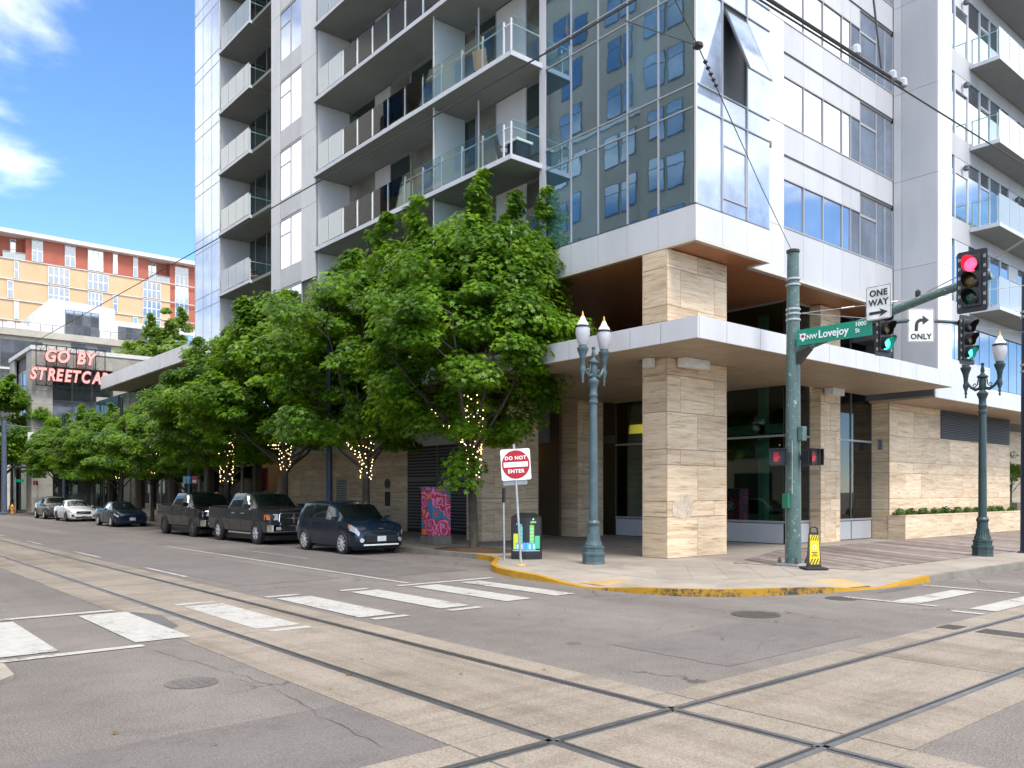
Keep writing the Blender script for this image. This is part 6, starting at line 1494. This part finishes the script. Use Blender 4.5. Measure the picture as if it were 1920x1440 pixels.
twin_lamp((15.80, 15.28, .15), R(6), TEAL, 'blue-green twin-globe lamp post left of the corner column', .985)
twin_lamp((26.57, 9.71, .15), R(88), TEALD, 'dark green twin-globe lamp post on the boardwalk', .985, .48)
twin_lamp((15.2, 93.5, .15), R(20), GREEN, 'distant twin-globe lamp post at the left picture edge', .98)
# --- do not enter sign
dn = thing('do_not_enter_sign', (13.93, 16.04, .15), 'leaning white and red DO NOT ENTER sign on a steel post', 'sign')
p0 = Vector((13.93, 16.04, .15)); p1 = p0 - RT * .19 + Vector((0, 0, 3.12)); ax = (p1 - p0).normalized(); rs = (RT - ax * RT.dot(ax)).normalized()
MB().tube([p0, p1], .032, 8).build('post', GALV, dn, 50); MB().lathe([(.13, 0), (.12, .03), (.05, .05)], 10, p0).build('foot', mat('foot_yellow', (.45, .30, .08), .7), dn)
c = p0 + ax * 2.60 + TOCAM * .05 + rs * .02
oq(c, rs, ax, .76, .80, .006, rad=.05).build('board', SIGNW, dn)
q = MB(); nn = rs.cross(ax); ring = [c + rs * .355 * math.cos(2 * math.pi * k / 36) + ax * .365 * math.sin(2 * math.pi * k / 36) for k in range(36)]; q.hull(ring, [p + nn * .004 for p in ring]); q.build('red_disc', SIGNR, dn)
oq(c + nn * .009, rs, ax, .62, .125, .004).build('white_bar', LETW, dn)
text('lettering', 'DO NOT', LETW, dn, c + nn * .008 + ax * .165, rs, ax, .126, bold=.0035, space=1.12); text('lettering', 'ENTER', LETW, dn, c + nn * .008 - ax * .175, rs, ax, .130, bold=.0035, space=1.12)
oq(p0 + ax * 2.17 - TOCAM * .04 - rs * .02, -rs, ax, .62, .18, .006, rad=.03).build('rear_board', GALV, dn)
p2 = thing('sign_post', (14.72, 17.66, .15), 'thin bare steel post beside the trash bin', 'post')
MB().tube([(14.72, 17.66, .15), (14.70, 17.67, 1.9)], .027, 8).build('post', GALV, p2, 50); MB().box(14.67, 14.74, 17.63, 17.70, 1.75, 2.15).build('holder', BLK, p2)
# --- trash bin with a skyline print
tr_ = thing('trash_bin', (15.62, 17.75, .15), 'black trash bin printed with a green and blue city skyline', 'bin', local=True, rz=R(-43))
hexp = [(-.44, .0), (-.40, -.30), (0, -.42), (.40, -.30), (.44, 0), (.40, .34), (-.40, .34)]
MB().hull([(x, y, .03) for x, y in hexp], [(x, y, 1.18) for x, y in hexp]).build('body', BLK, tr_)
MB().hull([(x * 1.02, y * 1.02, 1.18) for x, y in hexp], [(x * .55, y * .4, 1.30) for x, y in hexp]).build('lid', BLACK, tr_)
MB().hull([(x * 1.01, y * 1.01, .0) for x, y in hexp], [(x * 1.01, y * 1.01, .14) for x, y in hexp]).build('skirt', BLACK, tr_)
PR_ = [mat('print_%d' % i, c_, .5) for i, c_ in enumerate([(.55, .68, .04), (.10, .50, .48), (.22, .52, .12), (.06, .48, .25), (.08, .38, .68), (.55, .75, .80)])]
def front(x): return -.42 + .12 * abs(x) / .40
def prt(x0, x1, z0, z1, m, o=.006):
    f = MB(); a, b = front(x0) - o, front(x1) - o; f.add([(x0, a, z0), (x1, b, z0), (x1, b, z1), (x0, a, z1)], [(0, 1, 2, 3)]); f.build('skyline_print', m, tr_)
for x0, x1, z0, z1, m in ((-.36, -.22, .28, .72, 0), (-.20, -.10, .45, .92, 1), (-.17, -.12, .92, .99, 1), (.10, .22, .45, .96, 2), (.145, .155, .96, 1.03, 2), (.24, .38, .30, .66, 3)): prt(x0, x1, z0, z1, PR_[m])
prt(-.28, -.005, .26, .47, PR_[4], .010); prt(.005, .27, .26, .47, PR_[4], .010)
for k in range(4): prt(.11, .21, .55 + k * .1, .565 + k * .1, PR_[5], .012); prt(-.19, -.11, .52 + k * .1, .53 + k * .1, PR_[5], .012)
for x in (-.24, -.12, .10, .22): prt(x - .025, x + .025, .30, .42, PR_[5], .014)
prt(-.38, .0, .235, .25, PR_[5], .008); prt(.0, .38, .235, .25, PR_[5], .008)
prt(.12, .28, 1.02, 1.07, PR_[2], .012); prt(.18, .22, 1.10, 1.15, PR_[5], .012); prt(-.28, -.20, .98, 1.0, PR_[5], .012)
prt(-.33, -.10, 1.04, 1.14, BLACK, .012)
# --- painted utility cabinet
cb = thing('utility_cabinet', (17.5, 24.9, .15), 'utility cabinet painted with pink and red roses on a concrete base', 'cabinet', local=True)
ROSE = mat('rose_mural', (.6, .2, .3), .5)
g_o = nd(ROSE, 'ShaderNodeTexCoord').outputs['Object']
nzc = nd(ROSE, 'ShaderNodeTexNoise'); nzc.inputs['Scale'].default_value = 2.6; nzc.inputs['Detail'].default_value = 2; lk(ROSE, g_o, nzc.inputs['Vector'])
vs_ = nd(ROSE, 'ShaderNodeVectorMath', operation='SCALE'); vs_.inputs['Scale'].default_value = .42; lk(ROSE, nzc.outputs['Color'], vs_.inputs[0])
va_ = nd(ROSE, 'ShaderNodeVectorMath', operation='ADD'); lk(ROSE, g_o, va_.inputs[0]); lk(ROSE, vs_.outputs[0], va_.inputs[1])
vo = nd(ROSE, 'ShaderNodeTexVoronoi', feature='F1'); vo.inputs['Scale'].default_value = 1.75; vo.inputs['Randomness'].default_value = .8; lk(ROSE, va_.outputs[0], vo.inputs['Vector'])
sn = nd(ROSE, 'ShaderNodeMath', operation='MULTIPLY'); lk(ROSE, vo.outputs['Distance'], sn.inputs[0]); sn.inputs[1].default_value = 5.2
fr_ = nd(ROSE, 'ShaderNodeMath', operation='FRACT'); lk(ROSE, sn.outputs[0], fr_.inputs[0])
pet = ramp(ROSE, [(0, (.52, .02, .05)), (.33, (.52, .02, .05)), (.36, (.75, .20, .40)), (.78, (.80, .30, .48)), (.82, (.30, .01, .05))], fr_.outputs[0]); pet.color_ramp.interpolation = 'CONSTANT'
bgn = noise_n(ROSE, 2.3, 2, .5, g_o)
bgc = ramp(ROSE, [(0, (.03, .17, .32)), (.47, (.05, .20, .36)), (.53, (.55, .02, .04)), (.60, (.62, .28, .02))], bgn); bgc.color_ramp.interpolation = 'CONSTANT'
ms_ = ramp(ROSE, [(0, (0, 0, 0)), (.60, (0, 0, 0)), (.605, (1, 1, 1))], vo.outputs['Distance']); ms_.color_ramp.interpolation = 'CONSTANT'
setc(ROSE, mixc(ROSE, ms_.outputs[0], pet.outputs[0], bgc.outputs[0]))
MB().box(-.42, .42, -.40, .40, 0, .30).build('base', KERB, cb, 0, .01); MB().box(-.40, .40, -.38, .38, .30, 2.02).build('body', ROSE, cb, 0, .03)
MB().box(-.43, .43, -.41, .41, 2.02, 2.07).build('roof', ROSE, cb, 0, .01); MB().box(.0, .006, -.386, -.38, .35, 2.0).build('door_gap', BLACK, cb); MB().box(.05, .08, -.41, -.38, 1.0, 1.2).build('handle', GALV, cb)
# --- yellow warning board by the pole
yb = thing('warning_board', (18.72, 10.66, .16), 'yellow and black striped warning board with handle beside the green pole', 'warning sign', local=True, rz=R(-40))
YEL = mat('board_yellow', (.72, .52, .01), .5)
MB().box(-.27, .27, -.27, .27, 0, .05).build('base', RUBBER, yb, 0, .015)
MB().hull([(-.16, -.08, .05), (.16, -.08, .05), (.16, .08, .05), (-.16, .08, .05)], [(-.11, -.04, .90), (.11, -.04, .90), (.11, .04, .90), (-.11, .04, .90)]).build('body', BLK, yb)
MB().tube([(-.09, 0, .88), (-.09, 0, .98), (-.04, 0, 1.03), (.04, 0, 1.03), (.09, 0, .98), (.09, 0, .88)], .022, 8).build('handle', BLK, yb, 50)
def yf(x, z, o=.003): t_ = (z - .05) / .85; return (x * (1 - .3 * t_), -.08 + .04 * t_ - o, z)
MB().add([yf(-.13, .12), yf(.13, .12), yf(.15, .84), yf(-.15, .84)], [(0, 1, 2, 3)]).build('yellow_face', YEL, yb)
for z0, z1 in ((.12, .26), (.70, .84)):
    for k in range(4):
        x = -.14 + k * .075
        MB().add([yf(x, z0, .006), yf(x + .03, z0, .006), yf(min(x + .10, .145), z1, .006), yf(min(x + .07, .145), z1, .006)], [(0, 1, 2, 3)]).build('stripe', BLK, yb)
MB().add([yf(.055 * math.cos(k * .524), .54 + .055 * math.sin(k * .524), .006) for k in range(12)], [tuple(range(12))]).build('symbol_disc', LETW, yb); MB().add([yf(-.025, .52, .008), yf(.025, .53, .008), yf(.01, .56, .008), yf(-.01, .57, .008)], [(0, 1, 2, 3)]).build('symbol', SIGNR, yb)
for z, w_ in ((.40, .08), (.36, .05), (.32, .09)): MB().add([yf(-w_, z, .006), yf(w_, z, .006), yf(w_, z + .018, .006), yf(-w_, z + .018, .006)], [(0, 1, 2, 3)]).build('print_line', BLK, yb)
# --- poles further along the left pavement
def pole(x, y, h, r, m, label, name='street_pole'):
    t = thing(name, (x, y, .15), label, 'pole'); MB().lathe([(r * 1.5, 0), (r * 1.5, .05), (r * 1.1, .1), (r, h * .5), (r * .85, h), (r * .4, h + .03)], 12, (x, y, .15)).build('shaft', m, t, 50)
    MB().lathe([(r * 1.9, 0), (r * 1.9, .04), (r * 1.55, .06)], 12, (x, y, .15)).build('base', m, t); return t
pole(16.1, 30.4, 8.3, .125, NAVY, 'dark navy steel pole between the grey pickup and the dark hatchback')
pole(16.1, 44.0, 8.3, .125, PIERM, 'dark pole behind the cab of the black pickup'); pole(16.1, 59.6, 8.3, .125, BLK, 'black pole behind the dark blue sedan'); pole(16.1, 76.2, 8.3, .125, NAVY, 'dark navy pole above the grey crossover')
bp_ = pole(15.95, 46.2, 6.0, .075, m_metal_paint('stop_blue', (.04, .10, .17), .4), 'slim blue pole with the stop sign behind the black pickup')
ss = thing('stop_sign', (15.95, 46.2, 2.7), 'small blue and red transit stop sign on the slim blue pole', 'sign')
c = Vector((15.9, 46.05, 2.7)); oq(c - RT * .24, RT, UPV, .16, .40, .03).build('side_panel', mat('stop_pale', (.25, .45, .5), .4), ss); oq(c - RT * .02 + TOCAM * .05, RT, UPV, .28, .44, .03).build('blue_panel', mat('stop_cyan', (.01, .22, .38), .4), ss)
oq(c + RT * .30, RT, UPV, .30, .40, .03).build('red_panel', mat('stop_red', (.50, .06, .14), .4), ss); oq(c + RT * .30 + TOCAM * .01 - UPV * .08, RT, UPV, .22, .14, .004).build('white_patch', LETW, ss)
text('lettering', '2', LETW, ss, c - RT * .02 + TOCAM * .085 - UPV * .10, RT, UPV, .2, bold=.004)
rg = MB()
for k in range(12):
    a0, a1 = 2 * math.pi * k / 12, 2 * math.pi * (k + 1) / 12; o_c = c - RT * .02 + TOCAM * .056 + UPV * .09
    rg.hull([o_c + (RT * math.cos(a) + UPV * math.sin(a)) * r for a, r in ((a0, .075), (a1, .075), (a1, .045), (a0, .045))], [o_c + TOCAM * .004 + (RT * math.cos(a) + UPV * math.sin(a)) * r for a, r in ((a0, .075), (a1, .075), (a1, .045), (a0, .045))])
rg.build('ring_symbol', LETW, ss)
# --- far left street corner
pole(13.3, 85.5, 8.2, .22, m_metal_paint('far_pole_blue', (.09, .12, .18), .45), 'thick blue-grey pole at the far left corner')
fa = thing('far_mast_arm', (14, 84.5, 6.9), 'far mast arm with hanging white sign at the left edge', 'sign')
MB().tube([(13.3, 85.5, 8.0), (15.5, 85.2, 7.85), (17.4, 85, 7.7)], .06, 6).build('arm', TEALD, fa); oq((15.45, 84.9, 6.95), RT, UPV, .95, .95, .03).build('board', SIGNW, fa); MB().box(15.42, 15.48, 84.92, 84.97, 7.3, 7.85).build('hanger', GALV, fa)
fs = thing('far_street_sign', (14.8, 88, 3.0), 'tiny green street name sign at the far left corner', 'sign'); oq((14.75, 86.9, 3.05), RT, UPV, .75, .25, .02).build('blade', SIGNG, fs); MB().tube([(14.4, 87, .15), (14.4, 87, 3.4)], .05, 6).build('post', GALV, fs)
fp = thing('pedestrian_signal', (16.0, 87.6, 2.87), 'tiny far walk signal glowing red', 'traffic light'); oq((15.95, 86.7, 2.87), RT, UPV, .36, .36, .15).build('housing', BLK, fp); oq(Vector((15.95, 86.7, 2.87)) + TOCAM * .004, RT, UPV, .2, .22, .002).build('hand_symbol', MATS['hand_red'], fp)
MB().tube([(16.2, 86.9, .15), (16.2, 86.9, 3.0)], .05, 6).build('post', GALV, fp)
hy = thing('fire_hydrant', (13.6, 83.5, .15), 'orange fire hydrant at the far left corner', 'hydrant', local=True)
HYM = mat('hydrant_orange', (.60, .25, .03), .5); MB().lathe([(.17, 0), (.17, .06), (.12, .08), (.12, .55), (.16, .57), (.16, .62), (.12, .70), (.05, .78), (.03, .84)], 12).build('barrel', HYM, hy, 40); MB().tube([(-.22, 0, .45), (.22, 0, .45)], .06, 8).build('nozzles', HYM, hy, 40)

# ------------------------------------------------------------------ overhead wires
def wire(name, pts, r, m, label, cat='cable'):
    o = MB().tube(pts, r, 5).build(name, m); return tag(o, label, cat)
ct = thing('contact_wire', (5.4, 20, 6.4), 'black streetcar contact wire rising across the left half of the picture', 'cable')
MB().tube([(5.38, -20, 6.3), (5.4, 5.7, 6.26), (5.4, 18, 6.5), (5.4, 30.7, 6.76), (5.4, 60, 7.0), (5.4, 120, 7.2)], .009, 5).build('wire', WIRE, ct)
c2 = thing('contact_wire', (12, 4.2, 6.5), 'thick black twin contact wire crossing the upper right corner', 'cable')
MB().tube([(-20, 4.2, 6.2), (6, 4.2, 6.42), (13, 4.2, 6.62), (40, 4.2, 6.9)], .010, 5).build('wire', WIRE, c2); MB().tube([(3, 4.2, 6.40), (9.3, 4.2, 6.56)], .019, 6).build('thick_sleeve', WIRE, c2)
for x in (8.2, 9.0, 9.25): MB().lathe([(.02, -.03), (.05, -.02), (.05, .05), (.02, .08)], 8, (x, 4.2, 6.56)).build('clamp', GALV, c2)
MB().tube([(8.75, 4.2, 6.58), (8.72, 4.3, 7.6)], .012, 5).build('hanger', WIRE, c2)
gw_ = thing('guy_wire', (PX_, PY_, 8.1), 'thin guy wire with insulator running from the green pole top to upper edge', 'cable')
P0, P1, P2 = Vector((PX_, PY_, 8.2)), Vector((8.62, 6.5, 7.72)), Vector((4.6, 4.6, 7.4))
MB().tube([P0, P0.lerp(P1, .5) - Vector((0, 0, .06)), P1, P2], .008, 5).build('wire', WIRE, gw_)
ins = MB(); 
for k in range(5): q = P1.lerp(P0, .04 + k * .016); ins.lathe([(.012, -.03), (.035, 0), (.012, .03)], 8, q)
ins.lathe([(.02, -.05), (.07, -.02), (.07, .02), (.02, .05)], 8, P1); ins.build('insulator', BLK, gw_); MB().tube([P1, P1 + Vector((-.7, .6, .32))], .008, 5).build('clevis', BLK, gw_)
sp_ = thing('span_wire', (PX_, PY_, 6.6), 'pair of thin steel span wires leaving the green pole to the right', 'cable')
MB().tube([(PX_, PY_ - .18, 6.62), (22, 8.3, 7.0), (25, 4.5, 7.45), (30, -2, 8.1)], .008, 5).build('wire', WIREG, sp_); MB().tube([(PX_ + .15, PY_ - .1, 6.66), (24, 10.4, 6.85), (28.8, 9.3, 7.0)], .008, 5).build('wire', WIREG, sp_)
for a in (.25, .5): q = Vector((PX_, PY_ - .18, 6.62)).lerp(Vector((22, 8.3, 7.0)), a); MB().tube([q, q + Vector((.2, -.25, .03))], .022, 6).build('turnbuckle', GALV, sp_)
s2 = thing('span_wire', (28.9, 9.25, 7.5), 'pale span wire slanting up from behind the red signal', 'cable')
MB().tube([(20.2, 8.6, 6.78), (19.0, 6.6, 7.0), (17.3, 4.5, 7.3)], .012, 5).build('wire', WIREG, s2)
MB().tube([(18.9, 6.45, 7.02), (18.2, 5.6, 7.14)], .02, 6).build('turnbuckle', GALV, s2)

# ------------------------------------------------------------------ things on the balconies and in the lobby
def chair(loc, rz, m, label):
    t = thing('patio_chair', loc, label, 'chair', 'balcony chairs', local=True, rz=rz)
    MB().box(-.27, .27, -.27, .27, .40, .46).build('seat', m, t); MB().hull([(-.27, .24, .46), (.27, .24, .46), (.27, .28, .46), (-.27, .28, .46)], [(-.27, .36, 1.0), (.27, .36, 1.0), (.27, .40, 1.0), (-.27, .40, 1.0)]).build('backrest', m, t)
    for a in (-.25, .25):
        for b in (-.25, .25): MB().box(a - .02, a + .02, b - .02, b + .02, 0, .40).build('leg', BLK, t)
        MB().box(a - .03, a + .03, -.25, .3, .62, .66).build('armrest', BLK, t)
TANF = mat('chair_tan', (.45, .28, .16), .8)
chair((17.95, 21.4, SB(0) + .17), R(60), BLK, 'black patio chair by the corner of the lowest long balcony'); chair((17.9, 32.2, SB(0) + .17), R(120), mat('chair_terracotta', (.50, .22, .13), .8), 'terracotta round-backed chair at the far end of the lowest long balcony')
chair((17.9, 31.0, SB(2) + .17), R(90), SIGNW, 'white patio chair on an upper long balcony'); chair((17.95, 42.0, SB(0) + .17), R(40), TANF, 'tan patio chair on the lowest small balcony')
chair((17.95, 29.3, SB(1) + .17), R(70), BLK, 'black patio chair halfway along the second long balcony'); chair((17.95, 22.6, SB(1) + .17), R(110), TANF, 'tan patio chair near the corner of the second long balcony'); chair((18.0, 43.0, SB(1) + .17), R(80), BLK, 'black patio chair on the second small balcony'); chair((18.0, 42.4, SB(2) + .17), R(30), SIGNW, 'white patio chair on the third small balcony')
tb_ = thing('patio_table', (18.1, 20.95, SB(0) + .17), 'dark box planter table with white top on the lowest long balcony', 'table', local=True)
MB().box(-.3, .3, -.25, .25, 0, .72).build('body', BLK, tb_); MB().box(-.36, .36, -.3, .3, .72, .80).build('top', SIGNW, tb_)
rng = np.random.default_rng(8); n = 240; d = rng.normal(size=(n, 3)); d /= np.linalg.norm(d, axis=1, keepdims=True); p = d * rng.uniform(.2, 1, (n, 1)) * np.array([.28, .28, .7]) + np.array([0, 0, 1.1])
pp = thing('potted_plant', (18.0, 25.5, SB(0) + .17), 'tall yellow-green potted plant on the lowest long balcony', 'plant', local=True)
o = bpy.data.objects.new('foliage', leaf_mesh('foliage', p, d + np.array([0, 0, .3]), .06, LEAFF, rng, False)); col.objects.link(o); place(o, (0, 0, 0), pp); MB().lathe([(.16, 0), (.22, .45), (.20, .45)], 12).build('pot', BLK, pp)
SOFA = mat('sofa_olive', (.30, .27, .13), .8)
def sofa(loc, rz, w_, m, label):
    t = thing('sofa', loc, label, 'sofa', 'lobby sofas', local=True, rz=rz)
    MB().box(-w_ / 2, w_ / 2, -.45, .45, .08, .42).build('seat', m, t, 0, .03); MB().box(-w_ / 2, w_ / 2, .25, .45, .42, 1.0).build('backrest', m, t, 0, .03)
    for a in (-1, 1): MB().box(a * w_ / 2 - .1, a * w_ / 2 + .1, -.45, .45, .1, .62).build('armrest', m, t, 0, .03)
sofa((28.3, 18.2, .16), R(-90), 2.2, SOFA, 'olive sofa behind the right lobby glass'); sofa((28.0, 20.4, .16), R(-90), 1.2, SOFA, 'short olive armchair behind the lobby glass')
fv = thing('flower_vase', (27.7, 19.3, .16), 'vase of white flowers behind the lobby glass', 'vase', local=True); MB().lathe([(.25, 0), (.25, .7), (.27, .72)], 14).build('side_table', INT, fv); MB().lathe([(.06, .72), (.12, .85), (.08, 1.0), (.10, 1.05)], 12).build('vase', mat('vase_red', (.2, .05, .03), .3), fv)
d = rng.normal(size=(60, 3)); d /= np.linalg.norm(d, axis=1, keepdims=True); o = bpy.data.objects.new('blooms', leaf_mesh('blooms', d * rng.uniform(.3, 1, (60, 1)) * np.array([.2, .2, .32]) + np.array([0, 0, 1.35]), d, .06, SIGNW, rng, False)); col.objects.link(o); place(o, (0, 0, 0), fv)
